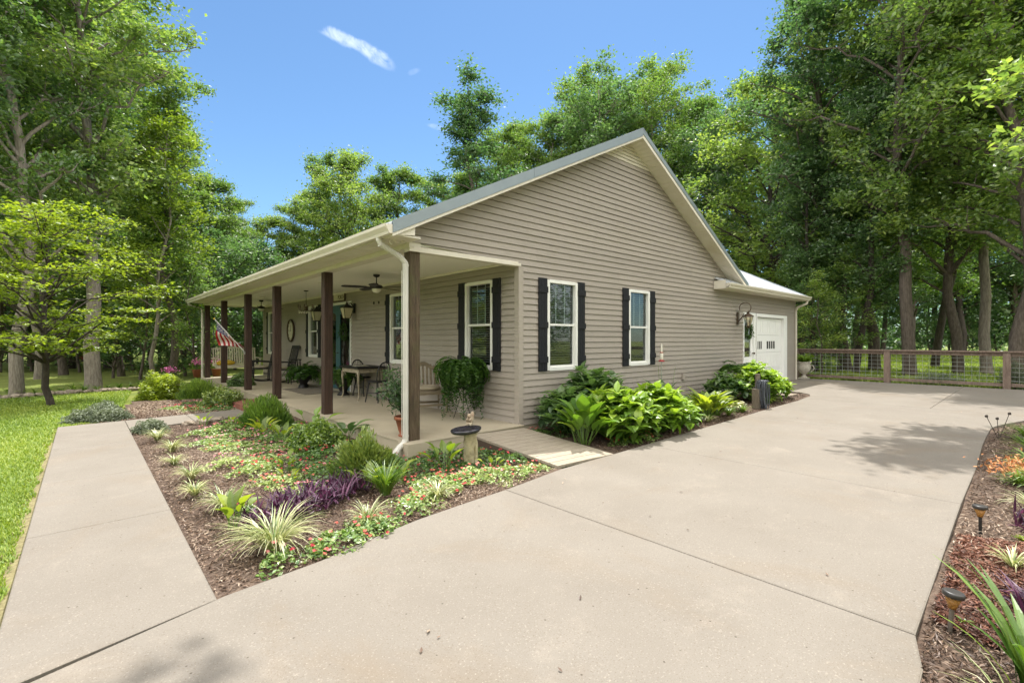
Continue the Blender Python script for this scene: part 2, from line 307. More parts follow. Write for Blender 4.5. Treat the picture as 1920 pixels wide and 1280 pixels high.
    def blob(s, c, r, n=10, lump=.15, tint=None, mi=0, seed=0):
        g = np.random.default_rng(seed); th = np.linspace(0, np.pi, n // 2 + 2)[1:-1]; a = np.arange(n) / n * 2 * np.pi
        r = np.broadcast_to(np.asarray(r, float), (3,))
        V = [np.stack([np.sin(t) * np.cos(a), np.sin(t) * np.sin(a), np.full(n, np.cos(t))], 1) for t in th]
        V = np.concatenate(V + [[[0, 0, 1]], [[0, 0, -1]]]); V = V * (1 + lump * (g.random((len(V), 1)) - .5) * 2) * r + np.asarray(c)
        i = np.arange(n); j = (i + 1) % n; k = len(th)
        s.add(V, np.concatenate([np.stack([q * n + i, (q + 1) * n + i, (q + 1) * n + j, q * n + j], 1) for q in range(k - 1)]), tint, mi)
        s.add(V, [(k * n, a_, b_) for a_, b_ in zip(i, j)], tint, mi)
        s.add(V, [(k * n + 1, (k - 1) * n + b_, (k - 1) * n + a_) for a_, b_ in zip(i, j)], tint, mi)
        s.n = s.n; return s
    # foliage
    def leaves(s, C, L, Wd, g, tint, flat=.55, axis=None, fold=.12, mi=0):
        """one folded rhombic leaf per centre; flat = how level the leaves lie"""
        C = np.asarray(C); n = len(C); az = g.random(n) * 2 * np.pi; pit = g.normal(-.25, .55 * (1.3 - flat), n)
        ax = np.stack([np.cos(az) * np.cos(pit), np.sin(az) * np.cos(pit), np.sin(pit)], 1) if axis is None else axis
        up = np.stack([g.normal(0, 1.3 - flat, n), g.normal(0, 1.3 - flat, n), np.ones(n)], 1)
        sd = np.cross(up, ax); sd /= np.linalg.norm(sd, axis=1)[:, None] + 1e-9; nr = np.cross(ax, sd)
        L = (L * g.uniform(.7, 1.3, n))[:, None]; w = L * Wd
        V = np.stack([C - ax * L * .5, C + sd * w * .5 + nr * fold * w + ax * L * .05, C + ax * L * .5, C - sd * w * .5 + nr * fold * w + ax * L * .05], 1).reshape(-1, 3)
        F = np.arange(4 * n).reshape(-1, 4)
        return s.add(V, F, np.repeat(np.clip(np.broadcast_to(tint, (n,)), 0, 1), 4), mi)
    def strips(s, B, az, pit, L, Wd, droop, g, tint, prof=(.5, 1, .9, .55, .05), fold=.15, twist=0, mi=0, vari=None):
        """curving blades / broad leaves: three verts across, rows along"""
        B = np.asarray(B, float); n = len(B); k = len(prof)
        def bc(x): return np.broadcast_to(np.asarray(x, float), (n,))
        az, pit, L, Wd, droop, tint = map(bc, (az, pit, L, Wd, droop, tint))
        h = np.stack([np.cos(az), np.sin(az)], 1); P = B.copy(); rows = []; T = []
        sd = np.stack([-np.sin(az), np.cos(az), bc(twist) + np.zeros(n)], 1)
        for i in range(k):
            t = i / (k - 1); a = pit - droop * t; d = np.concatenate([h * np.cos(a)[:, None], np.sin(a)[:, None]], 1)
            nr = np.cross(d, sd); w = (Wd * prof[i] * .5)[:, None]
            rows.append(np.stack([P - sd * w - nr * 0 + nr * (-fold) * -w, P, P + sd * w + nr * fold * w], 1))
            T.append(tint); P = P + d * (L / (k - 1))[:, None]
        V = np.stack(rows, 1).reshape(n, k * 3, 3)
        q = []
        for i in range(k - 1):
            for j in range(2): q.append((i * 3 + j, i * 3 + j + 1, (i + 1) * 3 + j + 1, (i + 1) * 3 + j))
        F = (np.array(q)[None] + (np.arange(n) * k * 3)[:, None, None]).reshape(-1, 4)
        tt = np.repeat(np.clip(tint, 0, 1)[:, None], k * 3, 1)
        if vari is not None:       # pale edge or pale centre inside each leaf
            m_ = np.tile(np.array([1, 0, 1]), k); tt = np.clip(tt + m_[None] * vari, 0, 1)
        return s.add(V.reshape(-1, 3), F, tt.ravel(), mi)

def tag(o, label=None, cat=None, group=None, kind=None):
    for k, v in (('label', label), ('category', cat), ('group', group), ('kind', kind)):
        if v: o[k] = v
    return o
def empty(name, loc, label, cat, group=None, rz=0):
    o = bpy.data.objects.new(name, None); COL.objects.link(o); o.location = loc; o.rotation_euler = (0, 0, rz); o.empty_display_size = .2
    return tag(o, label, cat, group)
def copy_tree(o, parent=None):
    c = o.copy(); COL.objects.link(c)
    if parent is not None: c.parent = parent
    for ch in [q for q in o.children]: copy_tree(ch, c)
    return c
def at(u, D): return Vector((CX, CY, 0)) + (FWD + RGT * ((u - 960) / 900.1)) * D
def gz(x): return -.16 + .013 * np.clip(x, -9, 12.3)

# ------------------------------------------------------------------ the setting
def ground():
    m = MB(); xs = np.concatenate([np.linspace(-260, -30, 12), np.linspace(-24, 40, 65), np.linspace(50, 300, 12)]); ys = np.concatenate([np.linspace(-260, -30, 10), np.linspace(-24, 50, 75), np.linspace(60, 300, 12)])
    X, Y = np.meshgrid(xs, ys, indexing='ij'); Z = gz(X) - .075 + .03 * np.sin(X * .9 + Y * .35) * (np.abs(X) + np.abs(Y) > 14)
    nx, ny = X.shape; i, j = np.meshgrid(np.arange(nx - 1), np.arange(ny - 1), indexing='ij'); a = (i * ny + j).ravel()
    m.add(np.stack([X, Y, Z], -1).reshape(-1, 3), np.stack([a, a + ny, a + ny + 1, a + 1], 1))
    tag(m.build('ground', GRASSG, smooth=True), kind='structure')
ground()
# concrete: separate panels with open joints
def slabs(name, panels, zoff=0, th=.09, gap=.012, m=CONC):
    mb = MB()
    for poly in panels:
        P = np.array(poly, float); c = P.mean(0); v = []
        n = len(P); Q = []
        for i in range(n):                                          # inset for the joint
            a, b, d = P[i - 1], P[i], P[(i + 1) % n]
            e1 = (b - a) / np.linalg.norm(b - a); e2 = (d - b) / np.linalg.norm(d - b)
            n1 = np.array([-e1[1], e1[0]]); n2 = np.array([-e2[1], e2[0]]); bis = n1 + n2; bis /= max(.3, np.dot(bis, n1))
            Q.append(b + bis * gap)
        Q = np.array(Q)
        b_ = .004
        top = [(x, y, gz(x) + zoff) for x, y in Q]; rim = [(x, y, gz(x) + zoff - b_) for x, y in P + (Q - P) * .35]; bot = [(x, y, gz(x) - th) for x, y in P + (Q - P) * .35]
        mb.add(top, [list(range(n))])
        for A, B in ((rim, top), (bot, rim)): mb.add(A + B, [(i, (i + 1) % n, (i + 1) % n + n, i + n) for i in range(n)])
    return tag(mb.build(name, m), kind='structure')
LE = [(-4.50, -2.31), (-3.92, -2.25), (-3.5, -2.15), (-3.05, -2.06), (-2.5, -2.01), (-2.0, -1.98)]
J1, J2, J3, J4 = -2.0, .66, 4.0, 7.4
RY = -5.12
panels = [
    [(-13, -5.35), (-5.46, -5.35), (-5.46, -2.56), (-13, -2.9)],
    [(-5.46, -5.35), (-2.3, -5.2), (-2.0, -5.13), (J1, -1.98)] + LE[::-1][1:] + [(-5.46, -2.58)],
    [(J1, -5.13), (J2, RY + .06), (J2, -1.85), (0, -1.86), (-1.07, -1.86), (J1, -1.98)],
    [(J2, RY + .06), (2.2, -5.04), (J3, -4.98), (J3, -1.82), (J2, -1.85)],
    [(J3, -4.98), (5.45, -4.97), (5.75, -5.0), (6.1, -5.08), (6.8, -5.3), (J4, -5.6), (J4, -1.76), (6.9, -1.80), (5.25, -1.79), (J3, -1.82)],
    [(J4, -5.6), (8.3, -6.2), (9.2, -7.4), (10, -9.2), (10.2, -13), (13.05, -13), (13.05, -4.0), (J4, -4.0)],
    [(J4, -4.0), (13.05, -4.0), (13.05, 1.4), (12.36, 1.4), (12.36, -.0), (8.85, -.0), (8.75, -.75), (8.62, -1.3), (8.3, -1.62), (7.9, -1.74), (J4, -1.76)],
]
slabs('driveway', panels)
WX0, WX1 = -5.46, -4.54
def row(y0, y1, y0b=None, y1b=None): return [(WX0, y0), (WX1, y0b if y0b is not None else y0), (WX1, y1b if y1b is not None else y1), (WX0, y1)]
slabs('walkway', [row(-2.55, -.34, -2.33), row(-.34, 1.5), row(1.5, 3.63), row(3.63, 4.66), [(WX0, 4.66), (WX1, 4.66), (WX1, 6.0), (WX0, 6.0)],
      [(WX1, 4.75), (-3.58, 4.95), (-3.58, 6.02), (WX1, 6.0)], [(-3.58, 4.95), (-2.62, 5.0), (-2.62, 6.05), (-3.58, 6.02)]], zoff=.002)
def bed(name, poly, bumpz=.02, m=MULCH, step=.16, zo=-.03, wave=.018):
    P = np.array(poly); x0, y0 = P.min(0); x1, y1 = P.max(0)
    xs = np.arange(x0, x1 + step, step); ys = np.arange(y0, y1 + step, step); X, Y = np.meshgrid(xs, ys, indexing='ij')
    ok = inside(P, X, Y)
    Z = gz(X) + zo + wave * (np.sin(X * 2.1 + 1) * np.cos(Y * 1.7)) + .5 * wave * np.sin(X * 7 + Y * 5)
    ny = X.shape[1]; F = []
    for i in range(X.shape[0] - 1):
        for j in range(ny - 1):
            if ok[i, j] or ok[i + 1, j] or ok[i, j + 1] or ok[i + 1, j + 1]: F.append((i * ny + j, (i + 1) * ny + j, (i + 1) * ny + j + 1, i * ny + j + 1))
    mb = MB(); mb.add(np.stack([X, Y, Z], -1).reshape(-1, 3), F)
    return tag(mb.build(name, m, smooth=True), kind='structure')
def inside(P, X, Y):
    r = np.zeros(np.shape(X), bool); n = len(P)
    for i in range(n):
        (xa, ya), (xb, yb) = P[i - 1], P[i]
        with np.errstate(divide='ignore', invalid='ignore'): c = ((ya > Y) != (yb > Y)) & (X < (xb - xa) * (Y - ya) / (yb - ya + 1e-12) + xa)
        r ^= c
    return r
BED_FRONT = [(-4.54, -2.31), (-3.92, -2.25), (-3.05, -2.04), (-2, -1.97), (-1.07, -1.84), (-1.07, -.1), (-2.0, -.1), (-2.0, 4.95), (-4.54, 4.75)]
BED_HOUSE = [(0.0, -1.84), (6.9, -1.79), (7.9, -1.72), (8.4, -1.5), (8.7, -.9), (8.8, -.0), (0, 0)]
BED_PATH = [(-4.9, 6.02), (-2.62, 6.05), (-2.0, 6.9), (-2.0, 14.6), (-3.6, 14.6), (-3.9, 10.5), (-4.4, 8), (-5.2, 6.7)]
BED_RIGHT = [(-3.2, -5.28), (-2.0, -5.13), (.66, -5.06), (2.2, -5.04), (4, -4.98), (5.5, -4.97), (6.1, -5.08), (6.8, -5.3), (7.4, -5.6), (8.3, -6.2), (9.2, -7.4), (9, -9), (-3, -9)]
bed('lawn_edge_soil', [(-5.66, -2.5), (-5.45, -2.5), (-5.45, 4.6), (-5.56, 4.6), (-5.62, 1)], m=mat('thatch_soil', (.21, .18, .085), (.13, .105, .055), 30, .95, .6, 80, c3=(.28, .25, .13)), step=.06, zo=-.050, wave=.006); bed('garden_bed', BED_FRONT); bed('garden_bed_by_house', BED_HOUSE); bed('garden_bed_by_steps', BED_PATH); bed('garden_bed_by_drive', BED_RIGHT)

def pts_in(poly, n, g):
    P = np.array(poly); x0, y0 = P.min(0); x1, y1 = P.max(0); out = []
    while sum(map(len, out)) < n:
        q = np.stack([g.uniform(x0, x1, n), g.uniform(y0, y1, n)], 1); out.append(q[inside(P, q[:, 0], q[:, 1])])
    return np.concatenate(out)[:n]
def chips(name, poly, n, near=None, label='loose shredded bark chips', size=.045, tb=.45):
    g = np.random.default_rng(len(name) + n); q = pts_in(poly, n, g)
    d = np.hypot(q[:, 0] - CX, q[:, 1] - CY); q = q[g.random(len(q)) < np.clip((near or 9) / d, 0, 1) ** 1.2]; n = len(q)
    z = gz(q[:, 0]) - .018 + g.uniform(0, .018, n); C = np.stack([q[:, 0], q[:, 1], z], 1)
    az = g.random(n) * 6.28; pt = g.normal(0, .35, n); ax = np.stack([np.cos(az) * np.cos(pt), np.sin(az) * np.cos(pt), np.sin(pt)], 1)
    t = np.clip(g.normal(tb, .24, n) + .18 * np.sin(q[:, 0] * 1.7 + 2 * np.sin(q[:, 1])), 0, 1)
    m = MB(); m.leaves(C, size, .26, g, t, flat=.75, axis=ax, fold=.3)
    return tag(m.build(name, CHIPA), label, 'mulch', kind='stuff')
chips('bark_chips', [(-4.53, -2.29), (-3.92, -2.23), (-3.05, -2.02), (-2, -1.95), (-1.1, -1.83), (-1.1, -.2), (-2.1, -.2), (-2.1, 4.9), (-4.53, 4.7)], 52000, 4.5, 'brown and grey shredded bark mulch over the flower bed by the walkway', .036)
chips('bark_chips', [(-3.2, -5.30), (-2.0, -5.15), (.66, -5.08), (4, -5.0), (5.5, -5.0), (6.1, -5.12), (6.8, -5.4), (6.8, -7), (-3.2, -7)], 60000, 3.2, 'reddish bark mulch over the bed right of the driveway', .04, .38)
chips('bark_chips', [(.1, -1.82), (6.9, -1.78), (7.9, -1.7), (8.3, -1.5), (8.5, -.5), (.1, -.3)], 14000, 9, 'dark bark mulch along the side wall of the house', .04, .2)
chips('bark_chips', [(-4.9, 6.1), (-2.62, 6.1), (-2.6, 9), (-4.0, 9), (-4.8, 7)], 9000, 12, 'pale bark mulch beyond the cross path', .05, .55)
chips('bark_chips', [(-1.75, -5.16), (-.2, -5.12), (.1, -5.9), (-1.5, -6.1), (-1.9, -5.7)], 26000, 3.4, 'fresh reddish bark mulch between the two solar lights', .042, .45)
bpy.data.objects['bark_chips.004'].data.materials[0] = leaf_mat('red_bark_chips', (.055, .022, .014), (.170, .070, .042), (.330, .170, .110), (.6, .5, .4), .02, .03, .5, 0)
def lawn():
    g = np.random.default_rng(3); n = 230000
    u = g.uniform(-60, 420, n); D = 2.6 + 19 * g.random(n) ** 1.35
    P = np.array([(CX, CY)]) + D[:, None] * (np.array([FWD[:2]]) + ((u - 960) / 900.1)[:, None] * np.array([RGT[:2]]))
    edge = -5.475 - .03 * np.abs(np.sin(P[:, 1] * 5)) - .03 * g.random(n)
    ok = ((P[:, 0] < edge) & (P[:, 1] < 6.2)) | ((P[:, 1] >= 6.2) & (P[:, 0] < -4.7 + .1 * (P[:, 1] - 6.2)) & (P[:, 1] < 13.2))
    ok &= ~((P[:, 0] > -5.60) & (P[:, 1] < 4.5) & (g.random(n) < .38 * np.clip((P[:, 0] + 5.66) * 9, 0, 1)))      # worn, thin grass along the walk
    P = P[ok]; n = len(P); C = np.stack([P[:, 0], P[:, 1], gz(P[:, 0]) - .05], 1); d = np.hypot(P[:, 0] - CX, P[:, 1] - CY)
    m = MB(); m.strips(C, g.random(n) * 6.28, g.uniform(.7, 1.4, n), g.uniform(.022, .05, n) * (1 + d * .02), .006 + d * .0012, g.uniform(0, 1.0, n), g, np.clip(g.normal(.5, .22, n) + .2 * np.sin(P[:, 0] * 2.3) * np.sin(P[:, 1] * 1.1), 0, 1), prof=(1, .7, .1))
    tag(m.build('lawn_grass', GRASSB), 'mown sunlit lawn left of the walkway', 'grass', kind='stuff')
    n = 110000; P = np.stack([g.uniform(-17, -9.0, n), g.uniform(-7, 13.2, n)], 1); k = 60000; P = np.concatenate([P, np.stack([g.uniform(-9.2, -5.6, k), g.uniform(-2.4, 3, k)], 1)]); n = len(P); d = np.hypot(P[:, 0] - CX, P[:, 1] - CY); P = P[(P[:, 1] > -2.6) | (P[:, 0] < -13)]; n = len(P); d = np.hypot(P[:, 0] - CX, P[:, 1] - CY)
    m = MB(); m.strips(np.stack([P[:, 0], P[:, 1], gz(P[:, 0]) - .05], 1), g.random(n) * 6.28, g.uniform(.7, 1.4, n), g.uniform(.03, .06, n) * (1 + d * .02), .006 + d * .0012, g.uniform(0, 1.0, n), g, np.clip(g.normal(.5, .22, n), 0, 1), prof=(1, .7, .1))
    tag(m.build('lawn_grass', GRASSB), 'mown lawn farther left of the walkway', 'grass', kind='stuff')
    # rough meadow beyond the fence
    n = 70000; u = g.uniform(1480, 2000, n); D = 13 + 40 * g.random(n) ** 1.4
    P = np.array([(CX, CY)]) + D[:, None] * (np.array([FWD[:2]]) + ((u - 960) / 900.1)[:, None] * np.array([RGT[:2]])); P = P[P[:, 0] > 13.3]; n = len(P); d = np.hypot(P[:, 0] - CX, P[:, 1] - CY)
    m = MB(); m.strips(np.stack([P[:, 0], P[:, 1], gz(P[:, 0]) - .06], 1), g.random(n) * 6.28, g.uniform(.8, 1.5, n), g.uniform(.07, .2, n), .012 + d * .0012, g.uniform(0, 1.2, n), g, g.normal(.55, .25, n), prof=(1, .7, .1))
    tag(m.build('meadow_grass', GRASSB), 'rough sunlit grass among the trees beyond the fence', 'grass', kind='stuff')
lawn()

# ------------------------------------------------------------------ the house
ZC = 2.5                                    # underside of the porch beam / ceiling band
RX, RZ = 2.95, 5.36                         # roof ridge
SL, SR = .50, .535                          # slopes
def roof_z(x): return RZ - SL * (RX - x) if x < RX else RZ - SR * (x - RX)
YN = 14.25
house = empty('house', (0, 0, 0), 'single storey taupe vinyl sided house with deep post porch and attached garage', 'house')
def gable_lim(z, off=.10):                  # x limits of the gable wall at height z
    xl = RX - (RZ - off - z) / SL; xr = RX + (RZ - off - z) / SR
    return xl, xr
def siding(name, plane, s_lim, z0, z1, openings, fixed=0.0, course=.1016, m=SIDING):
    """real laps: each course leans out at its foot and has an underside; openings are cut"""
    mb = MB(); zs = set([z0, z1]); k = 0
    cz = [z0 + i * course for i in range(int((z1 - z0) / course) + 2)]
    for z in cz:
        if z0 < z < z1: zs.add(round(z, 5))
    for (a, b, c, d) in openings:
        for q in (c, d):
            if z0 < q < z1: zs.add(q)
    zs = sorted(zs)
    def out(z, ci):
        t = (z - (z0 + ci * course)) / course
        return .019 * (1 - t) + .001
    def P(s, o, z): return (s, fixed - o, z) if plane == 'y' else (fixed - o, s, z)
    for za, zb in zip(zs[:-1], zs[1:]):
        if zb - za < 1e-4: continue
        ci = int((za - z0 + 1e-6) / course); oa, ob = out(za, ci), out(zb, ci)
        la, lb = s_lim(za + 1e-4), s_lim(zb - 1e-4)
        cuts = sorted([(a, b) for (a, b, c, d) in openings if c <= za + 1e-4 and d >= zb - 1e-4])
        segs = []; cur_a, cur_b = la[0], lb[0]
        for a, b in cuts:
            segs.append((cur_a, a, cur_b, a)); cur_a = cur_b = b
        segs.append((cur_a, la[1], cur_b, lb[1]))
        for a0, a1, b0, b1 in segs:
            if a1 <= a0 and b1 <= b0: continue
            sg = np.random.default_rng(900 + ci // 2 + int(fixed * 10)); s0_ = sg.uniform(-4, -1); cutp = [q for q in (s0_ + 3.66 * k for k in range(8)) if max(a0, b0) + .05 < q < min(a1, b1) - .05]
            ea = [a0] + cutp + [a1]; eb = [b0] + cutp + [b1]; tn = sg.normal(.5, .22, 12)
            ztop = zb
            if abs(zb - (z0 + (ci + 1) * course)) < 1e-4 and zb < z1 - 1e-3:       # open lock groove under the next lap
                ztop = zb - .0024; v = [P(a0, -.011, ztop - .004), P(a1, -.011, ztop - .004), P(b1, -.011, zb + .004), P(b0, -.011, zb + .004)]; mb.add(v, [(0, 1, 2, 3)] if plane == 'y' else [(3, 2, 1, 0)])
            for k in range(len(ea) - 1):     # separate vinyl lengths, each lapping a hair over the next
                e_ = .0012 * (k % 2); v = [P(ea[k], oa + e_, za), P(ea[k + 1], oa + e_, za), P(eb[k + 1], ob + e_, ztop), P(eb[k], ob + e_, ztop)]
                mb.add(v, [(0, 1, 2, 3)] if plane == 'y' else [(3, 2, 1, 0)], float(np.clip(tn[(k + int(s0_)) % 12], 0, 1)))
                if k:
                    v = [P(ea[k] - .0025, oa + .0016, za), P(ea[k] + .0025, oa + .0016, za), P(eb[k] + .0025, ob + .0016, ztop), P(eb[k] - .0025, ob + .0016, ztop)]; mb.add(v, [(0, 1, 2, 3)] if plane == 'y' else [(3, 2, 1, 0)], .0)
            if abs(za - (z0 + ci * course)) < 1e-4:
                v = [P(a0, oa, za), P(a1, oa, za), P(a1, -.002, za + .003), P(a0, -.002, za + .003)]
                mb.add(v, [(3, 2, 1, 0)] if plane == 'y' else [(0, 1, 2, 3)])
    return mb.build(name, m, house)
WIN_Z = (.79, 2.295)
gw = [(.63, 1.37), (2.95, 3.67)]
pw = [(.63, 1.38), (3.45, 4.20), (8.63, 9.38), (12.86, 13.62)]
DY0, DY1, DZ = 6.30, 8.16, 2.29
SD = (8.29, 9.10, -.10, 2.05); GD = (9.16, 11.54, -.10, 2.05)
def south_lim(z):
    xl, xr = gable_lim(z)
    if z < ZC + .02: xl = 0.0
    xl = max(xl, -1.93)
    if z < 2.66: xr = 12.32
    return xl, min(xr, 12.32)
S0 = -.06
siding('gable_wall', 'y', south_lim, S0, 4.80, [(a, b, *WIN_Z) for a, b in gw] + [SD, GD])
siding('peak_panel', 'y', gable_lim, 4.802, 5.24, [], m=CREAM, course=.068)
siding('porch_wall', 'x', lambda z: (0.0, YN), S0 + .03, 2.60, [(a, b, *WIN_Z) for a, b in pw] + [(DY0, DY1, -.05, DZ)])
b = MB()                                     # inner shell, back walls, foundation
b.box(.35, .39, .4, YN - .1, -.05, 2.6); b.box(.35, 7.7, .36, .40, -.05, 2.6)
b.build('inner_partition', DARKIN, house)
b = MB(); b.box(7.70, 7.74, .1, YN, -.1, 2.8); b.prism([(0, -.1), (7.74, -.1), (7.74, 2.75), (RX, 5.2), (0, 3.8)], 'y', YN, YN + .04); b.box(12.28, 12.31, .02, 7.5, -.1, 2.66); b.box(7.74, 12.3, 7.5, 7.53, -.1, 2.66)
b.prism([(0.02, 2.66), (7.5, 2.66), (3.75, 4.5)], 'x', 12.28, 12.305)
b.build('rear_wall', SIDING, house)
b = MB(); b.box(.0, 8.28, -.004, .35, -.3, S0 + .002); b.box(11.56, 12.32, -.004, .3, -.3, S0 + .002); b.box(-.0, .3, .3, YN, -.3, S0 + .01); b.build('foundation', SLABC, house)
b = MB(); b.box(-.024, .075, -.026, -.017, S0, ZC - .04); b.box(-.026, -.017, -.017, .075, S0, ZC - .04); b.build('corner_post_trim', CORNER, house)
b = MB(); b.box(12.25, 12.335, -.026, -.017, -.05, 2.56); b.box(12.322, 12.335, -.017, .07, -.05, 2.56); b.build('corner_post_trim', CORNER, house)
b = MB(); b.box(-.026, -.017, YN - .08, YN + .05, -.03, ZC + .03); b.build('corner_post_trim', CORNER, house)
# trim along the foot of the gable above the porch opening
b = MB(); b.box(-1.96, .02, -.034, .10, ZC - .045, ZC - .002); b.box(-1.965, -1.932, -.032, .02, ZC - .0, 2.80); b.box(-1.9, -.03, -.024, -.018, ZC - .0, ZC + .022)
b.build('gable_trim', CREAM, house)
# roof: two slopes with ribs, rake trim, soffits
YS, YE = -.33, YN + .33
EL, ER = -2.36, 7.83
b = MB()
for (xa, xb) in ((EL, RX), (ER, RX)):
    za, zb = roof_z(xa), roof_z(xb)
    b.prism([(xa, za), (xb, zb), (xb, zb - .03), (xa, za - .03)], 'y', YS, YE)
    for k in range(int((YE - YS) / .2286)):
        y = YS + .1 + k * .2286; b.prism([(xa, za + .001), (xb, zb + .001), (xb, zb + .02), (xa, za + .02)], 'y', y, y + .028)
roof = b.build('roof', ROOFM, house)
b = MB(); b.prism([(RX - .16, RZ - .072), (RX, RZ + .012), (RX + .16, RZ - .078), (RX + .16, RZ - .055), (RX, RZ + .034), (RX - .16, RZ - .049)], 'y', YS - .02, YE); b.build('ridge_cap', METRIM, roof)
def rake(x0, x1, y0, y1, top, bot, name, m, parent=house):
    b = MB(); za, zb = roof_z(x0), roof_z(x1)
    b.prism([(x0, za + top), (x1, zb + top), (x1, zb + bot), (x0, za + bot)], 'y', y0, y1); return b.build(name, m, parent)
rake(EL, .0, YS - .014, YS + .02, .026, -.125, 'rake_trim', METRIM); rake(.004, RX, YS - .016, YS + .02, .028, -.123, 'rake_trim', METRIM)
rake(RX, ER + .02, YS - .015, YS + .02, .026, -.075, 'rake_trim', METRIM)
rake(EL, RX, YS - .004, YS + .02, -.127, -.165, 'rake_board', CREAM); rake(RX, ER, YS - .004, YS + .02, -.077, -.15, 'rake_board', CREAM)
def soffit_ribbed(x0, x1, name):             # boxed rake soffit in small panels
    n = int(math.hypot(x1 - x0, roof_z(x1) - roof_z(x0)) / .1); b = MB()
    for i in range(n):
        xa = x0 + (x1 - x0) * i / n; xb = x0 + (x1 - x0) * (i + .93) / n; za, zb = roof_z(xa) - .115, roof_z(xb) - .115
        b.prism([(xa, za), (xb, zb), (xb, zb - .014), (xa, za - .014)], 'y', YS + .022, -.004)
    b.prism([(x0, roof_z(x0) - .11), (x1, roof_z(x1) - .11), (x1, roof_z(x1) - .114), (x0, roof_z(x0) - .114)], 'y', YS + .022, -.004)
    return b.build(name, CREAM, house)
soffit_ribbed(RX, ER, 'rake_soffit'); soffit_ribbed(EL + .1, RX - .002, 'rake_soffit')
# eave return, gutters, beam, porch ceiling
b = MB(); b.prism([(-2.33, 2.56), (-2.04, 2.60), (-2.04, 2.80), (-2.33, 2.66)], 'y', YS + .024, -.01); b.build('eave_return', CREAM, house)
ZG = roof_z(EL) - .02
def gutter_prof(x, z, sx): return [(x, z), (x, z - .115), (x + sx * .065, z - .115), (x + sx * .075, z - .085), (x + sx * .115, z - .035), (x + sx * .12, z), (x + sx * .11, z), (x + sx * .105, z - .03), (x + sx * .065, z - .075), (x + sx * .01, z - .1), (x + sx * .01, z)]
b = MB(); b.prism(gutter_prof(-2.335, ZG, -1), 'y', YS + .02, YE); b.prism([(-2.335, ZG), (-2.335, ZG - .112), (-2.40, ZG - .112), (-2.455, ZG - .01)], 'y', YS + .0, YS + .016); b.build('gutter', CREAM, house)
b = MB(); b.prism([(EL + .04, roof_z(EL + .04) - .03), (EL + .04, 2.56), (EL + .06, 2.56), (EL + .06, roof_z(EL + .06) - .03)], 'y', YS + .03, YE); b.build('fascia', CREAM, house)
b = MB()
for k in range(73): y = YS + .036 + k * .2; b.box(-2.30, -1.95, y, y + .190, 2.565, 2.580)
b.box(-2.30, -1.95, YS + .036, YE - .02, 2.584, 2.59); b.build('porch_soffit', CREAM, house)
b = MB(); b.box(-1.945, -1.77, -.0, YN + .1, ZC, 2.64)
for k in range(71): y = .0 + k * .2; b.box(-1.953, -1.9455, y + .004, y + .196, ZC + .002, 2.562)
b.build('porch_beam', CREAM, house)
def ceil_mat():
    m, t, o = base_mat('beadboard'); p = N(t, 'ShaderNodeBsdfPrincipled'); t.links.new(p.outputs[0], o.inputs[0]); p.inputs['Roughness'].default_value = .55
    tcn = N(t, 'ShaderNodeTexCoord'); sep = N(t, 'ShaderNodeSeparateXYZ'); t.links.new(tcn.outputs['Object'], sep.inputs[0])
    mo = N(t, 'ShaderNodeMath', operation='PINGPONG'); t.links.new(sep.outputs['Y'], mo.inputs[0]); mo.inputs[1].default_value = .05
    mr = N(t, 'ShaderNodeMapRange'); t.links.new(mo.outputs[0], mr.inputs[0]); mr.inputs[1].default_value = 0; mr.inputs[2].default_value = .006
    mm = N(t, 'ShaderNodeMixRGB'); t.links.new(mr.outputs[0], mm.inputs[0]); mm.inputs[1].default_value = (.56, .52, .44, 1); mm.inputs[2].default_value = (.90, .87, .79, 1); t.links.new(mm.outputs[0], p.inputs['Base Color'])
    bp = N(t, 'ShaderNodeBump'); bp.inputs['Distance'].default_value = .005; t.links.new(mr.outputs[0], bp.inputs['Height']); t.links.new(bp.outputs[0], p.inputs['Normal']); return m
b = MB(); b.box(-1.768, -.0, .02, YN + .1, 2.545, 2.57); b.build('porch_ceiling', ceil_mat(), house)
b = MB(); b.box(-.06, -.018, .02, YN, 2.505, 2.543); b.build('ceiling_trim', CREAM, house)
b = MB(); b.box(-1.95, .0, YN + .08, YN + .11, ZC, 3.0); b.build('porch_end_panel', CREAM, house)
for (y, r_) in ((5.0, 0), (9.6, 0)):
    b = MB(); b.lathe((-1.25, y, 2.528), [(.0, 0), (.05, 0), (.075, .006), (.08, .016)], 16); b.build('recessed_light', FROST, house)
# porch slab (kept part of the house)
b = MB(); b.prism([(-2.03, -.13), (.0, -.13), (0, YN + .1), (-2.03, YN + .1)], 'z', -.045, -.03, mi=0); b.prism([(-2.02, -.12), (0, -.12), (0, YN + .09), (-2.02, YN + .09)], 'z', -.3, -.045)
b.box(-2.06, -1.75, -.165, .1, -.3, -.034)
b.build('porch_slab', SLABC, house)
# posts
PY = [.08, 3.06, 6.05, 8.59, 11.48, 14.39 - .22]
for i, y in enumerate(PY):
    b = MB(); w = .078; c = .008; x = -1.86
    b.prism([(x - w + c, y - w), (x + w - c, y - w), (x + w, y - w + c), (x + w, y + w - c), (x + w - c, y + w), (x - w + c, y + w), (x - w, y + w - c), (x - w, y - w + c)], 'z', -.028, ZC - (.0462 if i == 0 else .001))
    o = b.build('porch_post', POSTW if i == 0 else POST, house)
    if i == 0: o['label'] = 'weathered greenish corner post beside the white downspout'
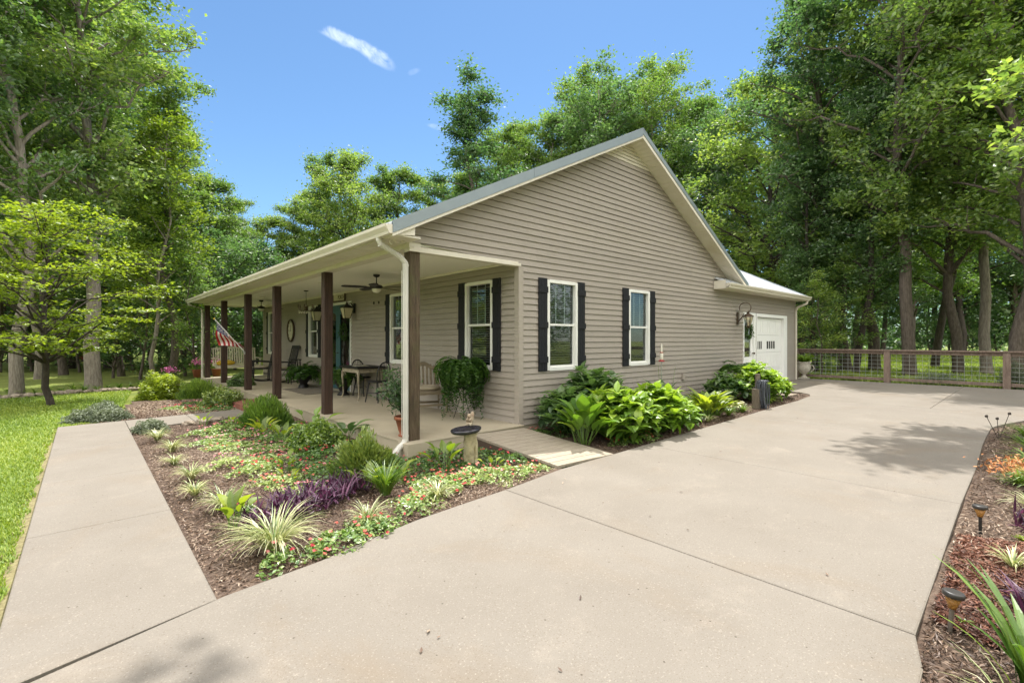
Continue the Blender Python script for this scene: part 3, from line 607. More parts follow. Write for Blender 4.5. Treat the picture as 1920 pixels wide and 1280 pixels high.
# downspouts
def downspout(y, name='downspout', near=True):
    b = MB(); r_ = .036
    pts = [(-2.365, y, 2.60), (-2.365, y, 2.545), (-2.34, y, 2.50), (-2.06, y - .01, 2.36), (-2.0, y - .02, 2.29), (-2.0, y - .02, 2.2)]
    b.tube(pts, .036, 10)
    pts2 = [(-2.0, y - .02, 2.26), (-2.0, y - .02, .06), (-2.0, y - .02, .0), (-2.03, y - .02, -.05), (-2.10, y - .03, -.09), (-2.15, y - .04, -.14), (-2.17, y - .045, -.19)]
    b.tube(pts2, [.037] * 2 + [.039, .040, .039, .041, .042], 10)
    for k in range(9): b.tube([(-2.35 + .032 * k, y - .001 * k, 2.50 - .0145 * k), (-2.342 + .032 * k, y - .001 * k, 2.496 - .0145 * k)], .040, 10)
    for z in (2.25, .03): b.tube([(-2.0, y - .02, z), (-2.0, y - .02, z + .03)], .041, 10)
    for dy in (-.03, .03): b.box(-2.041, -2.034, y - .02 + dy - .004, y - .02 + dy + .004, .06, 2.2)
    return b.build(name, DSPT, house, smooth=False)
downspout(.02)
b = MB(); b.tube([(-2.39, YN + .1, 2.60), (-2.39, YN + .1, 2.52), (-2.1, YN + .08, 2.44), (-1.99, YN + .06, 2.36), (-1.99, YN + .06, -.1)], .036, 8); b.build('downspout', CREAM, house)
b = MB(); b.tube([(12.40, -.35, 2.57), (12.40, -.33, 2.47), (12.36, -.22, 2.42), (12.36, -.06, 2.36), (12.36, -.045, 2.28)], .04, 8); b.tube([(12.37, -.03, 2.3), (12.37, -.03, .0)], .028, 8); b.build('downspout', CREAM, house)
# little scroll bracket at the corner
b = MB()
for k in range(3):
    a = np.linspace(0, 5.2, 14); r_ = np.linspace(.055, .012, 14); b.tube(np.stack([-2.05 - .09 * k + r_ * np.cos(a), np.full(14, -.06), 2.56 - .02 * k + r_ * np.sin(a)], 1), .007, 5)
b.build('scroll_ornament', CREAM, house)
# garage wing roof with front eave
GX0, GX1, GYS = 6.55, 12.50, -.33
def gar(y): return 2.70 + .5 * (y - GYS)
b = MB()
b.prism([(GYS, gar(GYS)), (3.75, gar(3.75)), (3.75, gar(3.75) - .03), (GYS, gar(GYS) - .03)], 'x', 7.74, GX1)
b.prism([(GYS, gar(GYS)), (-.03, gar(-.03)), (-.03, gar(-.03) - .03), (GYS, gar(GYS) - .03)], 'x', GX0 + .05, 7.739)
b.prism([(7.8, gar(GYS)), (3.75, gar(3.75)), (3.75, gar(3.75) - .03), (7.8, gar(GYS) - .03)], 'x', 7.0, GX1)
for k in range(25):
    x = GX0 + .12 + k * .2286; yb = 3.7 if x > 7.74 else -.04
    b.prism([(GYS - .01, gar(GYS - .01) + .001), (yb, gar(yb) + .001), (yb, gar(yb) + .022), (GYS - .01, gar(GYS - .01) + .022)], 'x', x, x + .03)
b.build('garage_roof', ROOFM, house)
b = MB(); b.prism([(GYS, gar(GYS) + .025), (3.75, gar(3.75) + .025), (3.75, gar(3.75) - .08), (GYS, gar(GYS) - .08)], 'x', GX1, GX1 + .02); b.build('garage_rake_trim', METRIM, house)
b = MB(); b.prism([(y, z) for y, z in [(q[0], q[1]) for q in gutter_prof(GYS - .002, 2.685, -1)]], 'x', GX0, GX1 + .02); b.box(GX0, GX0 + .01, GYS - .1, GYS, 2.58, 2.68); b.box(GX1 + .01, GX1 + .018, GYS - .1, GYS, 2.58, 2.68); b.build('garage_gutter', CREAM, house)
b = MB(); b.box(GX0 + .02, GX1, GYS + .002, -.02, 2.555, 2.57); b.box(GX0 + .02, GX1, GYS + .001, GYS + .02, 2.571, 2.66); b.box(GX0 + .02, GX0 + .04, GYS + .021, -.02, 2.571, 2.76); b.build('garage_soffit', CREAM, house)

# windows, doors: local frame s along wall, o outward, z up
def WP(plane):
    if plane == 'y': return lambda s, o, z: (s, -o, z)
    return lambda s, o, z: (-o, s, z)
def wbox(mb, plane, s0, s1, o0, o1, z0, z1, mi=0):
    if plane == 'y': mb.box(s0, s1, -o1, -o0, z0, z1, mi=mi)
    else: mb.box(-o1, -o0, s0, s1, z0, z1, mi=mi)
def window(plane, s0, s1, z0, z1, shutters=True, lit=False):
    w = .045; b = MB()
    wbox(b, plane, s0 - .012, s0 + w, -.05, .034, z0, z1); wbox(b, plane, s1 - w, s1 + .012, -.05, .034, z0, z1)
    wbox(b, plane, s0 + w + .001, s1 - w - .001, -.05, .032, z0 - .01, z0 + w); wbox(b, plane, s0 + w + .001, s1 - w - .001, -.05, .032, z1 - w, z1 + .01)
    fr = b.build('window', WHITE, house)
    zm = (z0 + z1) / 2 + .01; a, c = s0 + w, s1 - w; b = MB()
    wbox(b, plane, a, c, -.035, .006, zm - .018, zm + .018)
    for q in (a, c - .018): wbox(b, plane, q, q + .018, -.04, .0, z0 + w, zm - .019)
    wbox(b, plane, a + .019, c - .019, -.04, -.001, z0 + w, z0 + w + .03)
    for q in (1 / 3, 2 / 3): s = a + (c - a) * q; wbox(b, plane, s - .006, s + .006, -.046, -.034, zm + .02, z1 - w)
    b.build('sash', WHITE, fr)
    b = MB(); wbox(b, plane, a, c, -.030, -.026, zm, z1 - w); wbox(b, plane, a, c, -.036, -.032, z0 + w, zm); b.build('pane', GLASS, fr)
    b = MB(); z = z1 - w - .05
    while z > z0 + .10:
        v = [WP(plane)(q, -.085 + d, z + e) for q in (a + .01, c - .01) for d, e in ((0, -.012), (.022, .010))]
        b.add(v, [(0, 1, 3, 2)]); z -= .040
    b.build('blind', BLIND, fr)
    b = MB(); wbox(b, plane, a - .01, c + .01, -.34, -.33, z0, z1); b.build('room_backing', DARKIN, fr)
    if shutters:
        for q in ((s0 - .012 - .205, s0 - .016), (s1 + .016, s1 + .012 + .20)):
            b = MB(); n = 3; ww = (q[1] - q[0]) / n
            for k in range(n): wbox(b, plane, q[0] + ww * k + .002, q[0] + ww * (k + 1) - .002, .018, .036, z0 - .01, z1 + .02)
            for zz in (z0 + .18, (z0 + z1) / 2, z1 - .17): wbox(b, plane, q[0] - .006, q[1] + .006, .037, .052, zz - .05, zz + .05)
            b.build('shutter', SHUT, house)
    return fr
for (a_, b_) in gw: window('y', a_, b_, *WIN_Z)
for i, (a_, b_) in enumerate(pw): window('x', a_, b_, *WIN_Z)
# front double door
b = MB()
wbox(b, 'x', DY0, DY0 + .05, -.06, .036, -.03, DZ); wbox(b, 'x', DY1 - .05, DY1, -.06, .036, -.03, DZ); wbox(b, 'x', DY0 + .051, DY1 - .051, -.06, .034, DZ - .06, DZ)
fd = b.build('front_door', WHITE, house)
ym = (DY0 + DY1) / 2
for k, (a_, b_) in enumerate(((DY0 + .055, ym - .004), (ym + .004, DY1 - .055))):
    b = MB(); st = .13
    wbox(b, 'x', a_, a_ + st, -.045, -.01, -.02, DZ - .062); wbox(b, 'x', b_ - st, b_, -.045, -.01, -.02, DZ - .062)
    wbox(b, 'x', a_ + st + .001, b_ - st - .001, -.045, -.011, -.02, .45); wbox(b, 'x', a_ + st + .001, b_ - st - .001, -.045, -.011, DZ - .25, DZ - .063)
    # arched head of the glass
    n = 10; sc_ = (a_ + b_) / 2; hw = (b_ - a_) / 2 - st
    for i in range(n):
        q0 = -1 + 2 * i / n; q1 = q0 + 2 / n; h0 = (1 - math.sqrt(max(0, 1 - ((q0 + q1) / 2) ** 2))) * .1
        wbox(b, 'x', sc_ + q0 * hw, sc_ + q1 * hw, -.044, -.012, DZ - .25 - h0, DZ - .2505)
    wbox(b, 'x', a_ + .17, b_ - .17, -.02, -.004, .08, .36)
    b.build('door_leaf', TEAL, fd)
    b = MB(); wbox(b, 'x', a_ + st, b_ - st, -.03, -.026, .45, DZ - .25); b.build('pane', GLASS, fd)
b = MB(); b.tube([(.0, ym - .06, .95), (-.05, ym - .06, .95), (-.055, ym - .12, .95)], .011, 8); b.build('handle', BRONZE, fd)
b = MB(); wbox(b, 'x', DY0, DY1, -.34, -.33, -.03, DZ); b.build('room_backing', DARKIN, fd)
# lace curtain folds glimpsed in the front door glass
b = MB()
for yy in (6.62, 7.02, 7.45, 7.85):
    g = np.random.default_rng(int(yy * 10)); pts = [(.075, yy + .03 * math.sin(z * 9), z) for z in np.linspace(.5, 1.5, 14)]; b.tube(pts, [.02 + .012 * math.sin(i * 2.2) for i in range(14)], 6)
b.build('curtain', BLIND, fd)
# side door
x0, x1, z0, z1 = SD
b = MB(); wbox(b, 'y', x0, x0 + .045, -.1, .034, z0, z1); wbox(b, 'y', x1 - .12, x1, -.1, .034, z0, z1); wbox(b, 'y', x0 + .046, x1 - .121, -.1, .032, z1 - .06, z1)
sd_ = b.build('side_door', DOORW, house)
b = MB(); wbox(b, 'y', x0 + .046, x0 + .15, -.05, -.012, z0, z1 - .061); wbox(b, 'y', x1 - .25, x1 - .122, -.05, -.012, z0, z1 - .061); wbox(b, 'y', x0 + .151, x1 - .251, -.05, -.013, z0, .82); wbox(b, 'y', x0 + .151, x1 - .251, -.05, -.013, z1 - .2, z1 - .062)
b.build('door_leaf', DOORW, sd_)
b = MB(); wbox(b, 'y', x0 + .151, x1 - .251, -.034, -.03, .82, z1 - .2); b.build('pane', GLASS, sd_)
b = MB(); wbox(b, 'y', x0, x1, -.34, -.33, z0, z1); b.build('room_backing', DARKIN, sd_)
b = MB(); b.tube([(x1 - .17, -.0, .92), (x1 - .17, .05 - .1, .92)], .012, 8); b.blob((x1 - .17, -.06, .92), .028, 8, 0); b.build('handle', BRONZE, sd_)
# garage door
x0, x1, z0, z1 = GD
b = MB(); wbox(b, 'y', x0, x0 + .06, -.12, .034, z0, z1); wbox(b, 'y', x1 - .25, x1, -.12, .034, z0, z1); wbox(b, 'y', x0 + .061, x1 - .251, -.12, .032, z1 - .09, z1)
wbox(b, 'y', x0 + .061, x0 + .075, -.1, -.01, z0, z1 - .091)
gd = b.build('garage_door', DOORW, house)
hh = (z1 - .1 - z0) / 4; b = MB(); X0, X1 = x0 + .077, x1 - .252
for k in range(4):
    za = z0 + hh * k; zb = za + hh - .006
    if k == 2:
        wx = [(9.30, 9.80), (10.14, 10.80)]; lo, hi = za + .10, za + .33
        cuts = [X0, wx[0][0], wx[0][1], wx[1][0], wx[1][1], X1]
        for q in range(0, 6, 2): wbox(b, 'y', cuts[q], cuts[q + 1], -.10, -.06, za, zb)
        for (c_, d_) in wx:
            wbox(b, 'y', c_, d_, -.10, -.0602, za, lo); wbox(b, 'y', c_, d_, -.10, -.0602, hi, zb)
            for q in range(1, 4): s = c_ + (d_ - c_) * q / 4; wbox(b, 'y', s - .014, s + .014, -.0735, -.0615, lo, hi)
    else: wbox(b, 'y', X0, X1, -.10, -.06, za, zb)
    if k != 2:
        for q in range(4):
            s0_ = X0 + (X1 - X0) * (q + .12) / 4; s1_ = X0 + (X1 - X0) * (q + .88) / 4
            for (aa, bb, cc, dd) in ((s0_, s1_, za + .07, za + .085), (s0_, s1_, zb - .085, zb - .07), (s0_, s0_ + .015, za + .086, zb - .086), (s1_ - .015, s1_, za + .086, zb - .086)): wbox(b, 'y', aa, bb, -.0598, -.052, cc, dd)
b.build('door_panel', DOORW, gd)
b = MB(); wbox(b, 'y', 9.302, 9.798, -.080, -.074, z0 + 2 * hh + .1, z0 + 2 * hh + .33); wbox(b, 'y', 10.142, 10.798, -.080, -.074, z0 + 2 * hh + .1, z0 + 2 * hh + .33); b.build('pane', DARKIN, gd)
b = MB(); wbox(b, 'y', X0, X1, -.2, -.19, z0, z1); b.build('room_backing', DARKIN, gd)
# outlet box low on the wall
b = MB(); b.box(5.00, 5.10, -.06, -.012, .40, .54); b.build('outlet_cover', CORNER, house)
for y_ in (4.75, 5.0): b = MB(); b.box(-.03, -.016, y_, y_ + .03, 2.13, 2.19); b.build('wall_hook', BLACK, house)
# small boards: timber deck ramp from slab to driveway
def deck():
    m = MB(); n = 12; y0, y1 = -.17, -1.82; z0, z1 = -.035, gz(-.5) + .016
    e = empty('deck_ramp', (-.55, -1, -.1), 'grey weathered timber ramp from porch slab down to driveway', 'ramp')
    for i in range(n):
        ya = y0 + (y1 - y0) * i / n; yb = y0 + (y1 - y0) * (i + 1) / n + .011; za = z0 + (z1 - z0) * i / n; zb = z0 + (z1 - z0) * (i + 1) / n
        xa = -1.06; xb = -.03 + .04 * i / n
        v = [(x - (-.55), y + 1, z + .1) for (y, z) in ((ya, za), (yb, zb)) for x in (xa, xb) for z in (z, z - .03)]
        # v order: ya:xa top,bot ; xb top,bot ; yb ...
        m.add(v, [(0, 2, 6, 4), (1, 5, 7, 3), (0, 4, 5, 1), (2, 3, 7, 6), (0, 1, 3, 2), (4, 6, 7, 5)])
    m.build('deck_board', WOODDK, e)
    for x in (-1.055, -.06):
        m = MB(); m.add([(x - (-.55) + dx, y + 1, z + .1) for dx in (0, .03) for (y, z) in ((y0, z0 - .031), (y1, z1 - .031), (y1, z1 - .12), (y0, -.26))], [(0, 1, 2, 3), (7, 6, 5, 4), (0, 4, 5, 1), (3, 2, 6, 7), (0, 3, 7, 4), (1, 5, 6, 2)])
        m.build('stringer', DECKSIDE, e)
deck()

# ------------------------------------------------------------------ trees
def limb_path(p0, p1, g, sag=.0, k=6, wob=.12):
    t = np.linspace(0, 1, k)[:, None]; P = p0 + (p1 - p0) * t; L = np.linalg.norm(p1 - p0)
    w = g.normal(0, wob * L * .25, (k, 3)); w[0] = 0; w[-1] = 0; P = P + w * np.sin(t * np.pi); P[:, 2] += (sag * L * np.sin(t * np.pi))[:, 0]
    return P
def make_tree(name, seed, H, r0, c0, prof, nl, twigs, lpt, leaf, lw=.55, lean=(0, 0), bark=BARK, lm=LEAF, cl=.55, fork=0, flat=.5, tier=False, tint0=.5, rise=.55, label=None, cat='tree'):
    """trunk with limbs and twigs as one bark mesh; crown of leaf clusters round the twig ends.
    c0: height of the lowest limb; prof(t): crown radius at relative height t"""
    g = np.random.default_rng(seed); root = empty(name, (0, 0, 0), label or 'x', cat)
    tr = MB(); lf = MB(); k = 12; t = np.linspace(0, 1, k)
    wob = np.cumsum(g.normal(0, H * .010, (k, 2)), 0); wob -= wob[0]
    axis = np.stack([lean[0] * t ** 1.3 * H + wob[:, 0], lean[1] * t ** 1.3 * H + wob[:, 1], t * H * .97], 1)
    flare = np.array([1.22, 1.0] + [1] * (k - 2))
    r0 = r0 * .86; rad = r0 * (1 - .86 * t ** 1.15) * flare
    ax2 = np.insert(axis, 1, axis[0] * .75 + axis[1] * .25, 0); ax2[0, 2] = -.15; rad2 = np.insert(rad, 1, r0 * 1.02); tr.tube(ax2, rad2, 12)
    def on(h): return np.array([np.interp(h, axis[:, 2], axis[:, q]) for q in range(3)])
    def rr(h): return np.interp(h, axis[:, 2], rad)
    C = []; TT = []
    for i in range(nl):
        f = (i + g.random()) / nl; hh = c0 + (H - c0) * f ** .9
        if tier: hh = c0 + (H - c0) * (round(f * tier) / tier) + g.normal(0, .15)
        az = i * 2.399 + g.normal(0, .45); R_ = prof(f) * g.uniform(.62, 1.12)
        st = on(max(c0 * .8, hh - R_ * rise)); en = on(min(hh, H * .97)) + np.array([math.cos(az) * R_, math.sin(az) * R_, (0 if not tier else g.normal(0, .05)) + g.normal(0, .25) * (not tier)])
        P = limb_path(st, en, g, .10, 7); r1 = max(.018, min(rr(st[2]) * .5, .018 + R_ * .022)); tr.tube(P, np.linspace(r1, r1 * .22, 7), 6, cap=False)
        for j in range(twigs):
            s = g.uniform(.35, 1.0) if j else 1.0; q = P[0] + 0; idx = s * 6; a = int(min(5, idx)); q = P[a] + (P[a + 1] - P[a]) * (idx - a)
            dv = g.normal(0, 1, 3); dv[2] = abs(dv[2]) * .5 + .1
            if tier: dv[2] *= .12
            dv /= np.linalg.norm(dv); e = q + dv * R_ * g.uniform(.16, .38) * (1.15 - .4 * s)
            if tier: e[2] = q[2] + g.normal(0, .07)
            tr.tube([q, (q + e) / 2 + g.normal(0, .04, 3), e], [r1 * .35, r1 * .24, .008], 4, cap=False)
            n = int(lpt * g.uniform(.55, 1.35)); sp = cl * g.uniform(.65, 1.25)
            o = g.normal(0, 1, (n, 3)); o /= np.linalg.norm(o, axis=1)[:, None]; o = g.normal(0, .50, (n, 3)) * sp * (g.uniform(.5, 1.3, (n, 1)))
            o[:, 2] *= (.14 if tier else .72)
            tt = g.uniform(0, 1); line = g.random((n, 1)); C.append(q * (1 - line) * .35 + e * (1 - (1 - line) * .35) + o); TT.append(np.clip(tint0 + (tt - .5) * .35 + g.normal(0, .17, n), 0, 1))
    C = np.concatenate(C); TT = np.concatenate(TT)
    lf.leaves(C, leaf, lw, g, TT, flat=flat)
    tr.build('trunk', bark, root, smooth=True); lf.build('crown', lm, root)
    return root
def park(root):                              # prototypes are moved to their first place when used
    return root
PROTO = {}
def P_(f): return lambda t: f(t)
PROTO['tall'] = make_tree('oak_tree', 11, 16, .24, 5.0, lambda t: 3.1 * math.sin(math.pi * (.12 + .80 * t)) ** .8, 46, 10, 66, .155, lean=(.02, .01))
PROTO['tallb'] = make_tree('oak_tree', 12, 16, .22, 3.6, lambda t: 3.1 * math.sin(math.pi * (.20 + .66 * t)) ** .6 * (.84 + .18 * math.sin(9 * t)), 48, 10, 64, .155, lean=(-.02, .015), tint0=.58)
PROTO['slim'] = make_tree('poplar_tree', 13, 15, .17, 3.2, lambda t: 2.0 * math.sin(math.pi * (.24 + .60 * t)) ** .7 * (.9 + .15 * math.sin(7 * t)), 44, 9, 62, .15, lean=(.01, -.02), lm=LEAFD)
PROTO['round'] = make_tree('hickory_tree', 14, 13, .2, 2.6, lambda t: 3.4 * math.sin(math.pi * (.18 + .78 * t)) ** .7, 48, 10, 70, .155, lm=LEAFD)
PROTO['open'] = make_tree('oak_tree', 15, 17, .2, 5.2, lambda t: 2.7 * (.75 + .25 * math.sin(3 + 11 * t)) * (1.1 - t * .5), 42, 9, 60, .15, cl=.55, lm=LEAF, lean=(.03, .0))
PROTO['low'] = make_tree('understory_tree', 16, 6, .07, .5, lambda t: 1.7 * math.sin(math.pi * (.2 + .75 * t)) ** .6, 30, 6, 44, .13, cl=.42, lm=LEAFD, flat=.75)
PROTO['lowb'] = make_tree('understory_tree', 17, 6.5, .06, 1.4, lambda t: 1.6 * (1.1 - t) ** .5, 26, 6, 36, .13, cl=.4, lm=LEAF, flat=.75, tint0=.6)
used = set()
def tree(kind, pos, s, label, group=None, rz=None, bark=None, lm=None, name=None, z=None, sxy=None):
    r = PROTO[kind]
    if kind in used: r = copy_tree(r)
    else: used.add(kind)
    r.location = (pos[0], pos[1], (float(gz(pos[0])) - .04) if z is None else z); r.scale = (s * (sxy or 1), s * (sxy or 1), s)
    r.rotation_euler = (0, 0, rng.random() * 6.28 if rz is None else rz); r['label'] = label
    if 'group' in r: del r['group']
    if group: r['group'] = group
    if name: r.name = name
    for c in r.children:
        if c.name.startswith('trunk') and bark: ovr(c, bark)
        if c.name.startswith('crown') and lm: ovr(c, lm)
    return r
def ovr(o, m):                               # a material of its own on a mesh shared with other trees
    o.material_slots[0].link = 'OBJECT'; o.material_slots[0].material = m
def T(kind, u, D, H, label, group=None, **k):
    h0 = {'tall': 16, 'tallb': 16, 'slim': 15, 'round': 13, 'open': 17, 'low': 6, 'lowb': 6.5}[kind]
    return tree(kind, at(u, D), H / h0, label, group, **k)
ORD = 'first second third fourth fifth sixth seventh eighth ninth tenth eleventh twelfth thirteenth fourteenth fifteenth sixteenth seventeenth eighteenth nineteenth twentieth'.split()
ORD += ['twenty-' + q for q in ORD[:9]] + ['thirtieth', 'thirty-first', 'thirty-second']
def bysort(L): return [(n, *q) for n, q in enumerate(sorted(L, key=lambda q: q[1]))]
# single trees on the left
T('tallb', 32, 13.6, 16.5, 'thick pale trunked tree leaning at the far left edge of the lawn', bark=BARKP, rz=1.0, lm=LEAF, sxy=.8)
T('tall', 176, 15.2, 16.2, 'tall tree with pale forked trunk standing at the edge of the lawn', bark=BARKP, rz=2.2)
T('open', 322, 18.6, 12.3, 'dark trunked open crowned tree left of the porch end, against the sky', bark=BARK, rz=.6, sxy=1.15)
T('tallb', 77, 19.5, 17.5, 'grey trunked tree standing behind the small dogwood', bark=BARKP, rz=4.0)
dog = make_tree('dogwood_tree', 21, 4.95, .085, 1.25, lambda t: 2.0 * math.sin(math.pi * (.22 + .70 * t)) ** .7, 46, 8, 34, .10, cl=.46, tier=9, lm=LEAFY, flat=.85, bark=BARKD, lean=(.0, .0), tint0=.5, label='small dogwood with layered bright green crown standing alone on the lawn')
p = at(97, 11.5); dog.location = (p.x, p.y, gz(p.x) - .03); dog.rotation_euler[2] = .5
sl = make_tree('understory_tree', 22, 9.5, .085, 2.6, lambda t: 1.5 * (1.05 - t) ** .4, 30, 6, 42, .13, cl=.45, lm=LEAFY, flat=.75, bark=BARKP, label='slender pale stemmed tree behind the yellow green bush')
p = at(290, 17.2); sl.location = (p.x, p.y, gz(p.x) - .04)
# woods at the left
LG = 'trees of the woods beyond the lawn'; LT = 'tall tree in the dense woods beyond the left lawn'
for n_, kind, u, D, H in bysort([('tall', -60, 15, 17), ('tallb', -20, 21, 20), ('slim', 120, 22, 17), ('slim', 228, 21, 13.5), ('tallb', 130, 27, 22), ('slim', 60, 29, 20), ('round', 205, 27, 17.5), ('slim', 278, 27, 14), ('slim', 345, 26, 11), ('round', 395, 27, 10.3), ('slim', 20, 34, 20), ('slim', 240, 34, 17), ('slim', 420, 31, 10.5), ('slim', 445, 33, 9.5), ('slim', 160, 36, 20)]):
    T(kind, u, D, H, 'tall tree in the woods beyond the left lawn, %s from the left' % ORD[n_], LG, lm=LEAF if rng.random() < .5 else LEAFD, bark=BARK if rng.random() < .6 else BARKD)
UG = 'understory trees under the left woods'; UT = 'low leafy understory tree in the shade of the left woods'
for n_, kind, u, D, H in bysort([('low', 212, 20, 5.2), ('lowb', 262, 19, 6.2), ('low', 348, 21, 5.8), ('low', 396, 21, 6.3), ('lowb', 372, 17.5, 4.8), ('low', 150, 24, 6), ('low', 60, 25, 6.5), ('low', 0, 24, 7), ('low', 250, 25, 7.5), ('lowb', 320, 24, 8), ('low', 440, 24, 6.6), ('low', 480, 25, 6.6), ('low', 540, 24, 4.4), ('low', 105, 30, 8), ('low', 300, 30, 9), ('low', 200, 31, 9), ('low', 400, 30, 9), ('low', 30, 31, 9), ('low', -50, 26, 8)]):
    T(kind, u, D, H, 'low leafy tree under the left woods, %s from the left' % ORD[n_], UG)
# behind the house
BG = 'trees rising behind the house roof'; BT = 'tall leafy tree in the row rising behind the house roof'
T('open', 912, 28, 16.0, 'slender open crowned tree standing tallest left of the roof peak', rz=2.0, lm=LEAFD, sxy=1.3)
T('tallb', 1152, 34, 19.6, 'tallest broad crowned tree rising just left of the roof ridge', rz=.3, lm=LEAFD, sxy=1.2)
T('round', 655, 32, 13.8, 'bright green broad tree rising above the middle of the porch roof', lm=LEAF, rz=1.0)
for n_, (kind, u, D, H) in enumerate(sorted([('round', 455, 33, 9.0), ('round', 500, 35, 10.4), ('slim', 545, 36, 11.8), ('round', 590, 37, 12.8), ('slim', 625, 36, 14.6), ('slim', 700, 37, 14.3), ('round', 745, 37, 14.2), ('slim', 800, 38, 14.6), ('slim', 842, 38, 15.0), ('round', 870, 39, 14.4), ('slim', 950, 34, 15.6), ('tall', 1000, 37, 18.2), ('tall', 1045, 36, 18.6), ('round', 1085, 38, 20.0), ('slim', 1205, 36, 19.6), ('tallb', 1243, 35, 20.2), ('round', 1290, 36, 18.5), ('round', 1330, 32, 16.8), ('slim', 1195, 40, 23), ('slim', 1120, 39, 22)], key=lambda q: q[1])):
    T(kind, u, D, H, 'leafy tree behind the house roof, %s from the left in its row' % ORD[n_], BG, lm=LEAF if rng.random() < .5 else None)
T('round', 1455, 24, 14.2, 'dark many limbed oak rising behind the garage roof', rz=2.6, bark=BARKD, sxy=1.12)
T('tallb', 1385, 28, 15.2, 'dense tree between the roof ridge and the oak behind the garage', rz=.2, lm=LEAFD)
# right woods
T('tall', 1706, 17.2, 17.5, 'large twin stemmed tree right behind the fence middle section', bark=BARK, rz=3.4, sxy=.9)
T('tallb', 1797, 18.4, 17.5, 'straight dark trunked tree behind the fence between two pale trunks', bark=BARK, rz=2.0, lm=LEAF, sxy=.85)
T('tall', 1851, 18.0, 17, 'pale straight trunked tree behind the right part of the fence', bark=BARKP, rz=.9, sxy=.8)
T('tallb', 1904, 14.6, 16.5, 'thick trunked tree at the right edge behind the last fence post', bark=BARK, rz=5.2, lm=LEAF)
T('slim', 1752, 23, 17, 'thin dark trunked tree behind the fence', bark=BARKD, rz=5.2)
RG = 'trees of the woods beyond the fence'; RT = 'tall tree in the dense woods beyond the wire fence'
for n_, kind, u, D, H in bysort([('slim', 1530, 19.5, 11), ('tall', 1588, 20, 16.5), ('slim', 1604, 18.5, 12.5), ('tallb', 1640, 20.5, 18), ('tallb', 1500, 40, 24), ('round', 1560, 38, 22), ('slim', 1600, 41, 22), ('slim', 1655, 42, 20), ('round', 1700, 40, 19), ('slim', 1750, 44, 23), ('round', 1800, 41, 20), ('slim', 1850, 44, 22), ('round', 1900, 41, 21), ('tall', 1965, 16.5, 17), ('slim', 1960, 40, 21), ('slim', 1475, 42, 23)]):
    T(kind, u, D, H, 'tall tree in the woods beyond the wire fence, %s from the left' % ORD[n_], RG, lm=LEAF if rng.random() < .45 else LEAFD, bark=BARK if rng.random() < .5 else BARKD)
VG = 'understory trees beyond the fence'; VT = 'low leafy understory tree in the woods beyond the fence'
for n_, kind, u, D, H in bysort([('low', 1522, 19.5, 5.2), ('lowb', 1572, 18.5, 4.8), ('low', 1606, 40, 6), ('lowb', 1540, 17.6, 3.6), ('low', 1745, 43, 8), ('low', 1810, 42, 8.5), ('low', 1870, 43, 8), ('low', 1930, 42, 8), ('low', 1490, 26, 7), ('low', 1700, 42, 8.5), ('low', 1500, 40, 8), ('low', 1550, 41, 8), ('low', 1780, 46, 9), ('low', 1900, 46, 9)]):
    T(kind, u, D, H, 'low leafy tree beyond the wire fence, %s from the left' % ORD[n_], VG)
def limb_oak(name, base, H, r0, blobs, label, nleaf=150, leaf=.17, lm=LEAF, bark=BARK, seed=5):
    g = np.random.default_rng(seed); root = empty(name, (base[0], base[1], base[2]), label, 'tree'); B = np.array(base, float); tr = MB(); C = []
    ax = limb_path(np.array([0, 0, -.1]), np.array([0, 0, H]), g, 0, 8, .05); tr.tube(ax, np.linspace(r0, r0 * .3, 8), 12)
    for (x, y, z, rad, n) in blobs:
        en = np.array([x, y, z]) - B; hz = np.hypot(en[0], en[1]); st = np.array([0, 0, max(1.5, min(H * .9, en[2] - hz * .45))]); st = np.array([np.interp(st[2], ax[:, 2], ax[:, q]) for q in range(3)])
        P = limb_path(st, en, g, .06, 8, .1); tr.tube(P, np.linspace(.03 + .010 * hz, .012, 8), 6, cap=False)
        for j in range(n):
            dv = g.normal(0, 1, 3); dv /= np.linalg.norm(dv); e = en + dv * rad * g.uniform(.3, 1) * np.array([1, 1, .5]); q = P[-2]
            tr.tube([q, (q + e) / 2 + g.normal(0, .05, 3), e], [.014, .010, .004], 4, cap=False)
            o = g.normal(0, .20, (nleaf, 3)) * np.array([1, 1, .55]); C.append(e + o - 0 * q)
    m = MB(); C = np.concatenate(C); m.leaves(C, leaf, .55, g, g.normal(.55, .2, len(C)), flat=.6)
    tr.build('trunk', bark, root, smooth=True); m.build('crown', lm, root); return root
for i, (x, y, kd, hh_) in enumerate([(-30, -14, 'round', 15), (-24, -22, 'tall', 19), (-18, -27, 'round', 16), (-10, -31, 'tallb', 20), (-3, -30, 'round', 17), (3, -33, 'tall', 20), (9, -29, 'round', 16), (15, -32, 'tallb', 20), (22, -27, 'round', 16), (28, -22, 'tall', 19), (-33, -5, 'tallb', 19), (33, -15, 'round', 17), (-30, 4, 'round', 15), (-2, -36, 'tallb', 21), (12, -37, 'tall', 21)]):
    h0 = {'tall': 16, 'tallb': 16, 'round': 13}[kd]; tree(kd, (x, y), hh_ / h0, 'tall tree across the clearing behind the viewpoint', 'trees across the clearing behind the viewpoint', z=-.25)
k_ = at(1968, 8.6)
